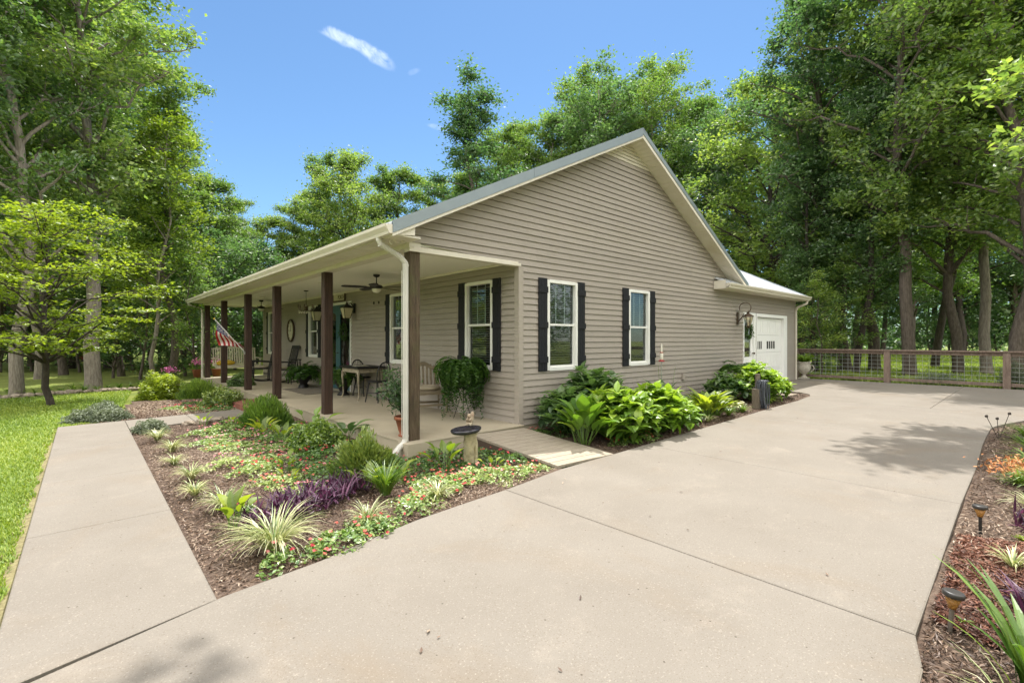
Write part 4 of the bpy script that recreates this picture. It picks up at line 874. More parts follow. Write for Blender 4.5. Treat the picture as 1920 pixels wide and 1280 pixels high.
limb_oak('oak_tree', (9.3, -9.2, -.05), 13, .3, [(k_.x, k_.y, 4.9, .75, 9), (k_.x + .5, k_.y + .35, 6.3, .8, 9), (8.3, -2.3, 11.4, .85, 34), (7.2, -1.8, 11.9, .75, 24), (8.9, -3.0, 11.2, .8, 26), (6.4, -1.6, 12, .5, 8), (10, -6, 12.5, 1.6, 12), (9, -9, 14, 2, 12), (12, -10, 12, 2, 10)],
         'big oak right of the driveway whose bright leaves hang in at the right edge', nleaf=34)
limb_oak('oak_tree', (-1.2, -12.0, -.2), 15, .32, [(-.35, -.25, 14.2, .40, 4), (.25, .2, 14.4, .3, 2), (-2.5, -9, 15, 1.6, 9), (1, -12, 15, 1.8, 9), (-3, -13, 13, 1.8, 9)],
         'large oak standing behind the viewpoint, its outer limb shading the near concrete', nleaf=34, seed=9)
# far-off woods
def far_woods():
    g = np.random.default_rng(77); m = MB(); C = []; T_ = []
    for i in range(520):
        u = g.uniform(-250, 2150); D = g.uniform(40, 70); p = at(u, D); h = g.uniform(3.5, 9.5)
        if 1560 < u < 1760 and g.random() < .45: h *= .45
        n = int(150 * h / 6); o = g.normal(0, 1, (n, 3)); o /= np.linalg.norm(o, axis=1)[:, None]; o *= np.array([2.2, 2.2, h / 2]) * (g.random((n, 1)) ** .4)
        C.append(np.array([p.x, p.y, h / 2 - .2]) + o); T_.append(g.normal(.45 + g.normal(0, .15), .18, n))
    for i in range(420):                       # the same woods closing the clearing behind the viewpoint
        a = math.pi * (.72 + 1.42 * g.random()); r_ = g.uniform(34, 48); x, y = r_ * math.sin(a) * 1.0, r_ * math.cos(a); h = g.uniform(5, 11)
        n = int(190 * h / 6); o = g.normal(0, 1, (n, 3)); o /= np.linalg.norm(o, axis=1)[:, None]; o *= np.array([2.4, 2.4, h / 2]) * (g.random((n, 1)) ** .4)
        C.append(np.array([x, y, h / 2 - .2]) + o); T_.append(g.normal(.45, .2, n))
    C = np.concatenate(C); m.leaves(C, .42, .6, g, np.concatenate(T_), flat=.4)
    tag(m.build('far_woods', LEAFD), 'far-off woods closing the view behind the nearer trees', 'woods', kind='stuff')
far_woods()

# ------------------------------------------------------------------ things on and about the porch
ZS = -.03                                    # porch floor
def part(mb, name, m, root, smooth=False): return mb.build(name, m, root, smooth)
def fan(x, y, label, lit=True, rz=0):
    e = empty('ceiling_fan', (x, y, 2.545), label, 'fan', 'ceiling fans on the porch', rz)
    part(MB().lathe((0, 0, 0), [(0, 0), (.065, 0), (.06, -.03), (.03, -.05), (.0, -.05)], 20), 'canopy', BLACK, e, True)
    part(MB().tube([(0, 0, -.04), (0, 0, -.19)], .011, 8), 'rod', BLACK, e)
    part(MB().lathe((0, 0, -.19), [(0, .02), (.03, .02), (.04, 0), (.095, -.012), (.12, -.035), (.12, -.055), (.09, -.07), (.05, -.08), (0, -.08)], 24), 'motor', BLACK, e, True)
    for k in range(5):
        a = k * 2 * math.pi / 5; M = Matrix.Rotation(a, 3, 'Z') @ Matrix.Rotation(R(11), 3, 'X'); b = MB()
        def Q(px, py, pz): return tuple(Vector((0, 0, -.245)) + M @ Vector((px, py, pz)))
        L = [(.10, .018), (.17, .022), (.2, .055), (.40, .065), (.58, .062), (.63, .04), (.645, .0)]
        top = [Q(q, w, .003) for q, w in L] + [Q(q, -w, .003) for q, w in L[::-1][1:]]; bot = [Q(q, w, -.004) for q, w in L] + [Q(q, -w, -.004) for q, w in L[::-1][1:]]
        n = len(top); b.add(top + bot, [(i, (i + 1) % n, (i + 1) % n + n, i + n) for i in range(n)]); b.add(top, [list(range(n))]); b.add(bot, [list(range(n))[::-1]])
        part(b, 'blade', BLACKW, e)
    part(MB().lathe((0, 0, -.275), [(.085, .005), (.088, -.01), (.075, -.045), (.045, -.07), (0, -.078)], 24), 'light_bowl', FROST, e, True)
fan(-.93, 3.02, 'black five blade ceiling fan with white bowl light nearest the house corner', rz=.35)
fan(-.93, 11.0, 'black ceiling fan at the far end of the porch', rz=1.1)
def wall_lantern(y, label):
    e = empty('wall_lantern', (-.02, y, 2.10), label, 'lantern', 'black wall lanterns beside the front door')
    part(MB().box(-.02, .0, -.05, .05, -.13, .12), 'backplate', BLACK, e)
    part(MB().tube([(-.02, 0, .02), (-.10, 0, .12), (-.17, 0, .13), (-.20, 0, .09)], .012, 8), 'arm', BLACK, e)
    def fr(z0, r0, z1, r1): return [(-.2 + sx * r, sy * r, z) for z, r in ((z0, r0), (z1, r1)) for sx, sy in ((-1, -1), (1, -1), (1, 1), (-1, 1))]
    F = [(0, 1, 5, 4), (1, 2, 6, 5), (2, 3, 7, 6), (3, 0, 4, 7), (0, 3, 2, 1), (4, 5, 6, 7)]
    part(MB().add(fr(.0, .13, .07, .05), F).add(fr(-.012, .135, .0, .135), F).add(fr(.07, .03, .12, .018), F), 'roof', BLACK, e)
    part(MB().add(fr(-.26, .065, -.013, .118), F), 'glass', LANTG, e)
    b = MB()
    for sx, sy in ((-1, -1), (1, -1), (1, 1), (-1, 1)): b.tube([(-.2 + sx * .067, sy * .067, -.265), (-.2 + sx * .121, sy * .121, -.012)], .007, 5)
    b.add(fr(-.285, .05, -.262, .07), F); part(b, 'frame', BLACK, e)
    part(MB().lathe((-.2, 0, .12), [(.02, 0), (.008, .01), (.014, .02), (.004, .032), (0, .04)], 10), 'finial', BLACK, e, True)
wall_lantern(6.10, 'black wall lantern with tapered cream glass right of the front door')
wall_lantern(8.18, 'black wall lantern left of the front door, partly behind the second post')
def scroll_lantern():
    e = empty('wall_lantern', (7.93, -.02, 1.92), 'aged bronze carriage lantern with scroll hook beside the side door', 'lantern')
    part(MB().box(-.05, .05, -.03, .0, -.22, .12), 'backplate', BRONZE, e)
    a = np.linspace(-1.3, 3.6, 20); part(MB().tube(np.stack([np.zeros(20), -.20 - .15 * np.cos(a), .22 + .14 * np.sin(a)], 1), .010, 6).tube([(0, -.02, -.15), (0, -.12, -.02), (0, -.18, .08)], .012, 6), 'scroll_arm', BRONZE, e)
    c = (0, -.28, -.02); n = 6
    part(MB().lathe(c, [(.135, .0), (.13, .02), (.07, .07), (.03, .09), (.03, .12), (.008, .14), (.0, .19)], 6), 'roof', BRONZE, e)
    part(MB().lathe(c, [(.05, -.25), (.105, -.01)], 6), 'glass', LGLASS, e)
    b = MB()
    for k in range(6): q = k / 6 * 2 * math.pi; b.tube([(c[0] + .052 * math.cos(q), c[1] + .052 * math.sin(q), c[2] - .25), (c[0] + .11 * math.cos(q), c[1] + .11 * math.sin(q), c[2] - .0)], .007, 5)
    b.lathe(c, [(.0, -.30), (.03, -.285), (.06, -.255), (.05, -.245), (0, -.245)], 6); part(b, 'frame', BRONZE, e)
    b = MB()
    for dx in (-.025, .0, .025): b.tube([(dx, -.28, -.25), (dx, -.28, -.14)], .009, 6)
    part(b, 'candles', CREAM, e)
scroll_lantern()
def chandelier():
    e = empty('hanging_chandelier', (-.9, 7.0, 2.545), 'small branched crystal chandelier hanging from the porch ceiling', 'chandelier')
    part(MB().lathe((0, 0, 0), [(0, 0), (.06, 0), (.05, -.02), (0, -.025)], 14), 'canopy', BLACK, e, True); part(MB().tube([(0, 0, -.02), (0, 0, -.40)], .006, 5), 'rod', BLACK, e)
    part(MB().lathe((0, 0, -.5), [(0, .1), (.015, .1), (.03, .06), (.015, .03), (.035, 0), (0, -.03)], 10), 'stem', BRONZE, e, True)
    for k in range(6):
        a = k * math.pi / 3; t = np.linspace(0, 1, 8); r_ = .02 + .17 * t; part(MB().tube(np.stack([r_ * np.cos(a), r_ * np.sin(a), -.48 - .05 * np.sin(t * 3.0) + .05 * t ** 3], 1), .006, 5).lathe((.19 * math.cos(a), .19 * math.sin(a), -.43), [(0, 0), (.022, .0), (.012, .03), (.01, .07), (0, .075)], 6), 'arm', BRONZE, e)
    b = MB(); g = np.random.default_rng(2)
    for k in range(26): a = g.random() * 6.28; r_ = g.uniform(.02, .18); b.blob((r_ * math.cos(a), r_ * math.sin(a), -.52 - g.random() * .06), (.009, .009, .017), 5, 0)
    b.build('crystals', FROST, e); e.children[-1]['kind'] = 'stuff'
chandelier()
def text_mesh(body, size, loc, rot, m, parent, name='lettering'):
    c = bpy.data.curves.new(name, 'FONT'); c.body = body; c.size = size; c.extrude = .002; c.align_x = 'CENTER'; c.align_y = 'CENTER'
    o = bpy.data.objects.new(name, c); COL.objects.link(o); dg = bpy.context.evaluated_depsgraph_get(); me = bpy.data.meshes.new_from_object(o.evaluated_get(dg)); bpy.data.objects.remove(o)
    q = bpy.data.objects.new(name, me); COL.objects.link(q); me.materials.clear(); me.materials.append(m); q.parent = parent; q.location = loc; q.rotation_euler = rot; return q
e = empty('porch_sign', (-.03, 7.03, 2.45), 'cream board sign in dark frame reading PORCH above the front door', 'sign')
part(MB().box(-.012, 0, -.37, .37, -.11, .11), 'board', SIGNW, e)
part(MB().box(-.03, 0, -.40, .40, .111, .14).box(-.03, 0, -.40, .40, -.14, -.111).box(-.029, 0, .371, .40, -.11, .11).box(-.029, 0, -.40, -.371, -.11, .11), 'frame', SIGNF, e)
t_ = text_mesh('PORCH', .15, (-.015, -.13, -.03), (R(90), 0, R(-90)), SIGNF, e)
t_.scale = (.78, 1, 1)
t_ = text_mesh('WELCOME TO THE', .055, (-.015, -.0, .068), (R(90), 0, R(-90)), SIGNF, e)
# oval wall plaque
e = empty('wall_clock', (-.03, 11.0, 1.6), 'oval wall clock with dark wreath rim on the porch wall', 'clock')
a = np.linspace(0, 2 * np.pi, 33); b = MB(); b.tube(np.stack([np.full(33, -.02), .31 * np.cos(a), .35 * np.sin(a)], 1), .03, 6, cap=False); part(b, 'rim', BRONZE, e)
b = MB(); b.prism([(.3 * math.cos(q), .34 * math.sin(q)) for q in a[:-1]], 'x', -.012, -.002); part(b, 'face', SIGNW, e)
b = MB()
for k in range(12): q = k * math.pi / 6; b.box(-.018, -.0125, .24 * math.cos(q) - .01, .24 * math.cos(q) + .01, .28 * math.sin(q) - .02, .28 * math.sin(q) + .02)
b.box(-.018, -.0125, -.008, .008, -.02, .18); b.box(-.0185, -.013, -.008, .13, -.009, .009); part(b, 'hands_and_marks', BLACK, e); 
# wreaths
def wreath(loc, r_, normal, label, cloth=False):
    g = np.random.default_rng(31 + int(r_ * 100)); n = 520; a = g.random(n) * 6.28; rr_ = r_ + g.normal(0, .035, n); h = g.normal(0, .025, n)
    if normal == 'x': C = np.stack([h - .03, rr_ * np.cos(a), rr_ * np.sin(a)], 1)
    else: C = np.stack([rr_ * np.cos(a), h - .03, rr_ * np.sin(a)], 1)
    e = empty('wreath', loc, label, 'wreath'); m = MB(); m.leaves(C, .055, .4, g, g.normal(.5, .2, n), flat=.2); m.build('foliage', LEAFF, e)
    b = MB(); q = np.linspace(0, 2 * np.pi, 25); z = np.zeros(25) - .02; P = np.stack([z, r_ * np.cos(q), r_ * np.sin(q)], 1) if normal == 'x' else np.stack([r_ * np.cos(q), z, r_ * np.sin(q)], 1)
    b.tube(P, .018, 6, cap=False).build('ring', BARKD, e)
wreath((-.01, 6.76, 1.50), .17, 'x', 'green leafy wreath hung on the right leaf of the front door')
wreath((-.01, 7.68, 1.50), .17, 'x', 'green leafy wreath hung on the left leaf of the front door')
wreath((8.62, -.01, 1.52), .17, 'y', 'green wreath hanging on the white side door')
# door mat
tag(MB().box(-1.15, -.25, 6.35, 8.1, ZS + .001, ZS + .016).build('door_mat', RUG), 'woven brown mat lying before the front door', 'mat')
# table with scrolled legs
e = empty('side_table', (-.36, 4.87, ZS), 'antique cream table with dark top and scrolled legs on the porch', 'table')
part(MB().box(-.34, .30, -.50, .50, .69, .72).box(-.35, .31, -.51, .51, .7205, .735), 'top', BLACKW, e)
part(MB().box(-.30, -.27, -.44, .44, .60, .689).box(.25, .28, -.44, .44, .60, .689).box(-.269, .249, -.44, -.41, .60, .688).box(-.269, .249, .41, .44, .60, .688), 'apron', IRONC, e)
for sx, sy in ((-1, -1), (-1, 1), (1, -1), (1, 1)):
    X_, Y_ = -.02 + sx * .27, sy * .42
    part(MB().tube([(X_, Y_, .62), (X_ + sx * .012, Y_ + sy * .012, .5), (X_, Y_, .3), (X_ - sx * .008, Y_, .1), (X_ + sx * .02, Y_ + sy * .02, .0)], [.034, .026, .017, .014, .02], 8), 'leg', IRONC, e)
b = MB()
for sy in (-1, 1):
    for q in (-1, 1):
        a = np.linspace(0, 4.6, 12); r_ = np.linspace(.07, .02, 12); b.tube(np.stack([np.full(12, -.287), sy * .36 + q * .0 - sy * (.02 + r_ * np.cos(a)), .53 + r_ * np.sin(a)], 1), .010, 5)
part(b, 'scrollwork', IRONC, e)
tag(MB().prism([(-.58, 4.75), (-.30, 4.70), (-.28, 4.95), (-.56, 5.0)], 'z', ZS + .737, ZS + .745).build('open_book', SIGNW), 'pale open booklet lying on the antique table', 'book')
def windsor(x, y, rz, label):
    e = empty('windsor_chair', (x, y, ZS), label, 'chair', 'black chairs round the porch table', rz)
    part(MB().lathe((0, 0, .43), [(0, .02), (.19, .02), (.21, .01), (.20, -.01), (0, -.015)], 18), 'seat', BLACKW, e, True)
    for sx, sy in ((-1, -1), (1, -1), (-1, 1), (1, 1)): part(MB().tube([(sx * .12, sy * .12, .42), (sx * .17, sy * .18, 0)], [.017, .012], 7), 'leg', BLACKW, e)
    a = np.linspace(0, np.pi, 15); P = np.stack([.20 * np.cos(a), .17 + .05 * np.sin(a), .45 + .40 * np.sin(a) ** .6], 1); part(MB().tube(P, .013, 6), 'bow', BLACKW, e)
    b = MB()
    for k in range(7): q = -.15 + .05 * k; b.tube([(q * .8, .17, .44), (q, .215, .45 + .40 * (max(0, 1 - (q / .2) ** 2)) ** .3 - .005)], .006, 5)
    part(b, 'spindles', BLACKW, e); part(MB().tube([(-.15, -.15, .2), (-.15, .15, .2)], .009, 6).tube([(.15, -.15, .2), (.15, .15, .2)], .009, 6).tube([(-.15, 0, .2), (.15, 0, .2)], .009, 6), 'stretcher', BLACKW, e)
windsor(-.12, 5.35, R(20), 'black spindle back chair behind the antique table')
windsor(-.42, 4.02, R(200), 'black chair at the near end of the antique table, turned away')
def garden_chair():
    e = empty('garden_chair', (-.36, 2.12, ZS), 'weathered slatted garden armchair with a cushion behind the corner post', 'chair', rz=R(-16))
    # local: front is -Y ; back at +Y
    w = .30
    for sx in (-1, 1):
        part(MB().tube([(sx * w, -.24, 0), (sx * w, -.24, .62)], .026, 4), 'leg', TEAK, e); part(MB().tube([(sx * w, .24, 0), (sx * w, .24, .42), (sx * w, .30, .78)], .026, 4), 'leg', TEAK, e)
        part(MB().box(sx * w - .035, sx * w + .035, -.28, .27, .621, .645), 'armrest', TEAK, e)
    b = MB()
    for k in range(5): y = -.22 + .10 * k; b.box(-w + .03, w - .03, y, y + .075, .385, .405)
    b.box(-w + .028, w - .028, -.26, -.235, .33, .384); part(b, 'seat', TEAK, e)
    b = MB()
    for k in range(7): x = -.225 + .075 * k; zt = .82 + .06 * math.cos(x * 5.5); b.add([(x + dx, y + dy, z) for dx in (-.017, .017) for (y, z) in ((.245, .45), (.30, zt)) for dy in (0, .016)], [(0, 1, 3, 2), (4, 6, 7, 5), (0, 4, 5, 1), (2, 3, 7, 6), (0, 2, 6, 4), (1, 5, 7, 3)])
    part(b, 'back_slats', TEAK, e)
    b = MB(); n = 16
    top = []; bot = []
    for i in range(n + 1): x = -w - .02 + (2 * w + .04) * i / n; s = abs(x) / w; h = .78 + (.10 * (math.cos(min(1, s * 1.25) * math.pi) * .5 + .5)); top.append((x, h + .03)); bot.append((x, max(.745, h - .045)))
    b.prism(top + bot[::-1], 'y', .285, .325); b.box(-w, w, .238, .27, .425, .455); part(b, 'crest_rail', TEAK, e)
    part(MB().box(-w, w, -.25, -.225, .12, .16).box(-w, w, .225, .25, .12, .16), 'stretcher', TEAK, e)
    b = MB(); b.blob((0, -.0, .44), (.25, .23, .06), 16, .02); c = part(b, 'cushion', CUSH, e, True)
garden_chair()
def rocker(x, y, rz, label):
    e = empty('rocking_chair', (x, y, ZS), label, 'rocking chair', 'black rocking chairs on the porch', rz)
    for sx in (-1, 1):
        t = np.linspace(-1, 1, 12); part(MB().tube(np.stack([np.full(12, sx * .26), t * .46 + .06, .02 + .10 * t ** 2], 1), .018, 6), 'rocker_runner', BLACKW, e)
        part(MB().tube([(sx * .26, -.22, .06), (sx * .27, -.22, .62)], .018, 7), 'leg', BLACKW, e); part(MB().tube([(sx * .24, .22, .05), (sx * .24, .24, .42), (sx * .22, .40, 1.12)], .018, 7), 'leg', BLACKW, e)
        part(MB().tube([(sx * .28, -.28, .64), (sx * .29, -.1, .65), (sx * .27, .1, .63), (sx * .24, .27, .62)], [.028, .022, .02, .018], 7), 'armrest', BLACKW, e)
    part(MB().box(-.27, .27, -.25, .24, .395, .42), 'seat', BLACKW, e); part(MB().blob((0, -.01, .455), (.25, .23, .05), 14, .02), 'cushion', CUSH, e, True)
    b = MB()
    for k in range(6): q = -.16 + .064 * k; b.tube([(q, .235, .43), (q, .33, .78), (q, .40, 1.06)], .012, 5)
    b.box(-.23, .23, .385, .41, 1.04, 1.15); part(b, 'back_slats', BLACKW, e)
    part(MB().tube([(-.26, -.22, .2), (.26, -.22, .2)], .011, 6).tube([(-.25, .22, .2), (.25, .22, .2)], .011, 6).tube([(-.25, -.22, .24), (-.25, .22, .24)], .01, 6).tube([(.25, -.22, .24), (.25, .22, .24)], .01, 6), 'stretcher', BLACKW, e)
rocker(-.85, 11.35, R(-100), 'black rocking chair with pale seat cushion facing the porch edge')
rocker(-.50, 10.25, R(-82), 'second black rocking chair with pale pillow, nearer the wall')
def swing():
    e = empty('porch_swing', (-1.12, 13.35, ZS), 'cream slatted porch swing with a yellow cushion at the far end', 'swing')
    w = .68; b = MB()
    for k in range(6): y = -.25 + .09 * k; b.box(-w, w, y, y + .07, .43, .45)
    part(b, 'seat', SWINGW, e); b = MB()
    for k in range(19): x = -w + .03 + k * (2 * w - .06) / 18; zt = .98 + .06 * math.cos(x * 2.0); b.add([(x + dx, y + dy, z) for dx in (-.022, .022) for (y, z) in ((.25, .46), (.36, zt)) for dy in (0, .014)], [(0, 1, 3, 2), (4, 6, 7, 5), (0, 4, 5, 1), (2, 3, 7, 6), (0, 2, 6, 4), (1, 5, 7, 3)])
    b.box(-w, w, .26, .30, .46, .50); part(b, 'back_slats', SWINGW, e)
    b = MB(); n = 14; top = [(-w + 2 * w * i / n, 1.03 + .06 * math.cos((-w + 2 * w * i / n) * 2)) for i in range(n + 1)]; b.prism(top + [(x, z - .06) for x, z in top[::-1]], 'y', .36, .39); part(b, 'crest_rail', SWINGW, e)
    for sx in (-1, 1):
        part(MB().box(sx * w - .04, sx * w + .04, -.30, .33, .68, .70).box(sx * w - .02, sx * w + .02, -.28, -.24, .40, .679), 'armrest', SWINGW, e)
        part(MB().tube([(sx * w, -.2, .70), (sx * w, .05, 1.7), (sx * w, .05, 2.56)], .006, 4).tube([(sx * w, .28, .7), (sx * w, .05, 1.7)], .006, 4), 'chain', BLACK, e)
    part(MB().box(-w, w, -.28, -.24, .36, .429), 'front_rail', SWINGW, e)
    c = MB().blob((-.32, .1, .53), (.30, .10, .10), 14, .03).build('seat_cushion', YEL, None, True); c.location = (-1.12, 13.35, ZS); tag(c, 'yellow cushion lying on the porch swing', 'cushion')
swing()
# plant stand with a dark plant
e = empty('plant_stand', (-.38, 9.55, ZS), 'tall black plant stand holding a spiky dark plant', 'plant stand')
for sx, sy in ((-1, -1), (1, -1), (1, 1), (-1, 1)): part(MB().tube([(sx * .12, sy * .12, .72), (sx * .14, sy * .14, 0)], .014, 6), 'leg', BLACKW, e)
part(MB().box(-.15, .15, -.15, .15, .72, .745), 'top', BLACKW, e); part(MB().box(-.12, .12, -.12, .12, .28, .30), 'shelf', BLACKW, e)

# ------------------------------------------------------------------ plants
def fern(loc, n, L, name, label, pot=None, droop=2.4, pit=1.15, cat='fern', m=LEAFF, top=0, pinn=26, pw=.085):
    g = np.random.default_rng(int(abs(loc[1]) * 100) + n); e = empty(name, loc, label, cat); az = g.random(n) * 6.28; Ls = L * g.uniform(.6, 1.15, n); k = pinn; t = np.linspace(0, 1, k)
    C = []; AX = []; TT = []; ST = MB()
    for i in range(n):
        p0 = np.array([math.cos(az[i]) * .05, math.sin(az[i]) * .05, top]); a = pit + g.normal(0, .22) - t * droop * g.uniform(.8, 1.15); d = np.stack([math.cos(az[i]) * np.cos(a), math.sin(az[i]) * np.cos(a), np.sin(a)], 1)
        P = p0 + np.cumsum(d * Ls[i] / k, 0); P[:, 2] = np.maximum(P[:, 2], .02 if top < .6 else -.05 + .0 * P[:, 2]); s = np.array([-math.sin(az[i]), math.cos(az[i]), 0])
        w = pw * np.sin(np.pi * np.clip(t * .9 + .1, 0, 1)) ** .6; w = w * (1.15 - t)
        for sg in (-1, 1):
            C.append(P + sg * s * w[:, None] * .5 + np.array([0, 0, -.15]) * w[:, None]); AX.append(sg * s + d * .25 + g.normal(0, .12, (k, 3)) + np.array([0, 0, -.25])); TT.append(np.clip(g.normal(.35 + .35 * t, .15), 0, 1))
            LL = w
        ST.tube(P[::5], .003, 4, cap=False)
    C = np.concatenate(C); AX = np.concatenate(AX); AX /= np.linalg.norm(AX, axis=1)[:, None]; mb = MB(); mb.leaves(C, pw * .9, .34, g, np.concatenate(TT), flat=.8, axis=AX); mb.build('fronds', m, e); ST.build('stems', LEAFF, e)
    if pot == 'urn': part(MB().lathe((0, 0, 0), [(0, 0), (.14, 0), (.14, .03), (.08, .08), (.10, .14), (.20, .30), (.23, .42), (.21, .42), (.18, .36), (0, .36)], 18), 'pot', BLACKW, e, True)
    return e
fern((-.42, 8.62, ZS), 90, .62, 'potted_fern', 'large dark potted fern left of the front door', 'urn', top=.38, pinn=22)
fern((-.45, 5.75, ZS), 95, .66, 'potted_fern', 'large dark potted fern right of the front door, behind the second post', 'urn', top=.38, pinn=22)
fern((-.62, 8.05, ZS), 60, .5, 'potted_fern', 'smaller fern spreading beside the left door fern', 'urn', top=.34, pinn=20)
# hanging fern on a wire stand
e = fern((-.36, 1.00, ZS), 300, .62, 'trailing_fern', 'bushy fern spilling from a tall wire stand under the porch window', None, droop=3.4, pit=1.35, top=.78, pinn=30, pw=.07)
b = MB()
for k in range(3): a = k * 2.1; b.tube([(.12 * math.cos(a), .12 * math.sin(a), .70), (.05 * math.cos(a), .05 * math.sin(a), .35), (.17 * math.cos(a), .17 * math.sin(a), .0)], .006, 5)
part(b, 'wire_stand', BLACK, e); part(MB().lathe((0, 0, .6), [(0, 0), (.10, 0), (.14, .17), (.12, .17), (0, .15)], 14), 'pot', BLACKW, e, True)
g = np.random.default_rng(5); n = 6500; a = g.random(n) * 6.28; r_ = .36 * np.sqrt(g.random(n)); zz = 1.0 - .22 * (r_ / .36) ** 2 - g.random(n) ** 1.3 * (.35 + .55 * (r_ / .4) * (.5 + .5 * np.sin(a * 5)))
mb = MB(); mb.leaves(np.stack([r_ * np.cos(a), r_ * np.sin(a), zz], 1), .06, .35, g, g.normal(.35, .2, n), flat=.4); mb.build('inner_foliage', LEAFF, e)
# terracotta pot with a shrub
e = empty('potted_shrub', (-1.80, .36, ZS), 'leafy shrub in a terracotta pot beside the corner post', 'potted plant')
part(MB().lathe((0, 0, 0), [(0, 0), (.095, 0), (.10, .02), (.075, .022), (.10, .09), (.135, .23), (.155, .232), (.155, .275), (.135, .275), (.13, .24), (0, .235)], 24), 'pot', TERRA, e, True)
b = MB(); C = []; g = np.random.default_rng(8)
for k in range(20):
    a = g.random() * 6.28; h = g.uniform(.45, .78); p1 = np.array([-.06 + .26 * g.random() * math.cos(a), .10 + .34 * g.random() * math.sin(a), h * 1.12]); P = limb_path(np.array([.02 * math.cos(a), .02 * math.sin(a), .24]), p1, g, 0, 5, .2); b.tube(P, [.008, .007, .006, .004, .002], 5, cap=False)
    for q in P[2:]: C.append(q + g.normal(0, .055, (26, 3)))
C = np.concatenate(C); part(b, 'stems', BARKD, e); mb = MB(); mb.leaves(C, .065, .28, g, g.normal(.45, .22, len(C)), flat=.3); mb.build('foliage', LEAFD, e)

def shrub(loc, r_, h, m, label, n=2600, **kw):
    return shrub_(loc, r_, h, m, label, int(n * 1.7), **kw)
def shrub_(loc, r_, h, m, label, n=2600, leaf=.035, seed=1, name='shrub', lw=.45, flat=.3, lump=.22, group=None, tips=.25, cat='shrub', ups=0):
    g = np.random.default_rng(seed); e = empty(name, loc, label, cat, group); d = g.normal(0, 1, (n, 3)); d /= np.linalg.norm(d, axis=1)[:, None]; d[:, 2] = np.abs(d[:, 2]) * 1.0 - .12
    ph = g.random(6) * 6.28; lum = 1 + lump * (np.sin(d[:, 0] * 5 + ph[0]) * np.cos(d[:, 1] * 6 + ph[1]) + .6 * np.sin(d[:, 2] * 9 + ph[2] + d[:, 0] * 8)) * .6
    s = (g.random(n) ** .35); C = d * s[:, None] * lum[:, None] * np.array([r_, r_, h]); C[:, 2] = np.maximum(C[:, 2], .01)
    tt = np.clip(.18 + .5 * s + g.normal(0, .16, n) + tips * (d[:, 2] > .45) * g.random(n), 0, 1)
    mb = MB()
    if ups:
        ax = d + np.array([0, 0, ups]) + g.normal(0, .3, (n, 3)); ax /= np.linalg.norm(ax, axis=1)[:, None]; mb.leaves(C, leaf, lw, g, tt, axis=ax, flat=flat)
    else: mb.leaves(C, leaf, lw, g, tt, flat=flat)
    mb.build('foliage', m, e); b = MB()
    for k in range(9): a = g.random() * 6.28; b.tube([(.03 * math.cos(a), .03 * math.sin(a), -.03), (.5 * r_ * math.cos(a), .5 * r_ * math.sin(a), .55 * h)], [.012, .004], 5, cap=False)
    b.build('stems', BARKD, e); return e
def G(x, y, dz=-.03): return (x, y, float(gz(x)) + dz)
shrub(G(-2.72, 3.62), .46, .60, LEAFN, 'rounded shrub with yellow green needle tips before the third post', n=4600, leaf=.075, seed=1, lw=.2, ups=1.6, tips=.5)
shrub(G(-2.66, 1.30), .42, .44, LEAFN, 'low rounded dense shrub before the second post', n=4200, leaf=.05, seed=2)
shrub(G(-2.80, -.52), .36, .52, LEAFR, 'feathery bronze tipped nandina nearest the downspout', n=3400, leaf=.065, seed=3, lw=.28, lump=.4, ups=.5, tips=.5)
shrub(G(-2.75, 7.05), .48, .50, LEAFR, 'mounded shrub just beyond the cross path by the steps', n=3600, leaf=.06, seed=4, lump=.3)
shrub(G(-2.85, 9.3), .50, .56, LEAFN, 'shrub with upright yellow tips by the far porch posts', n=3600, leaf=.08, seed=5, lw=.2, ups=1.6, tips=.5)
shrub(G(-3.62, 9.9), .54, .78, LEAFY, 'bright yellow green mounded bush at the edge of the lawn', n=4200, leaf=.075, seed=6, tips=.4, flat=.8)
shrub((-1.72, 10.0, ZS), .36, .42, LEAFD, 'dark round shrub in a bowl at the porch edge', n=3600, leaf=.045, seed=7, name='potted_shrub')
b = MB().lathe((0, 0, 0), [(0, 0), (.16, 0), (.24, .14), (.26, .2), (.2, .2), (0, .18)], 16); o = b.build('pot', BLACKW, bpy.data.objects['potted_shrub.001'], True)
SG = 'grey green shrubs along the cross path'
shrub(G(-4.72, 6.45), .36, .30, LEAFS, 'grey green low shrub at the near right of the shrub row by the lawn', n=2600, leaf=.04, seed=8, group=SG)
shrub(G(-5.10, 6.75), .34, .26, LEAFS, 'grey green low shrub at the left end of the shrub row by the lawn', n=2400, leaf=.04, seed=9, group=SG)
shrub(G(-4.80, 7.25), .36, .34, LEAFS, 'grey green low shrub at the back of the shrub row by the lawn', n=2400, leaf=.04, seed=10, group=SG)
shrub(G(-4.28, 4.45), .27, .24, LEAFS, 'small dark sprawling shrub in the corner of walkway and cross path', n=2000, leaf=.038, seed=11)
shrub(G(-2.5, 8.1), .34, .34, LEAFD, 'dark low shrub between the two larger shrubs along the porch', n=2400, leaf=.045, seed=12)
shrub(G(-2.55, 4.45), .24, .26, LEAFD, 'small dark shrub beside the brick step', n=1500, leaf=.04, seed=13)
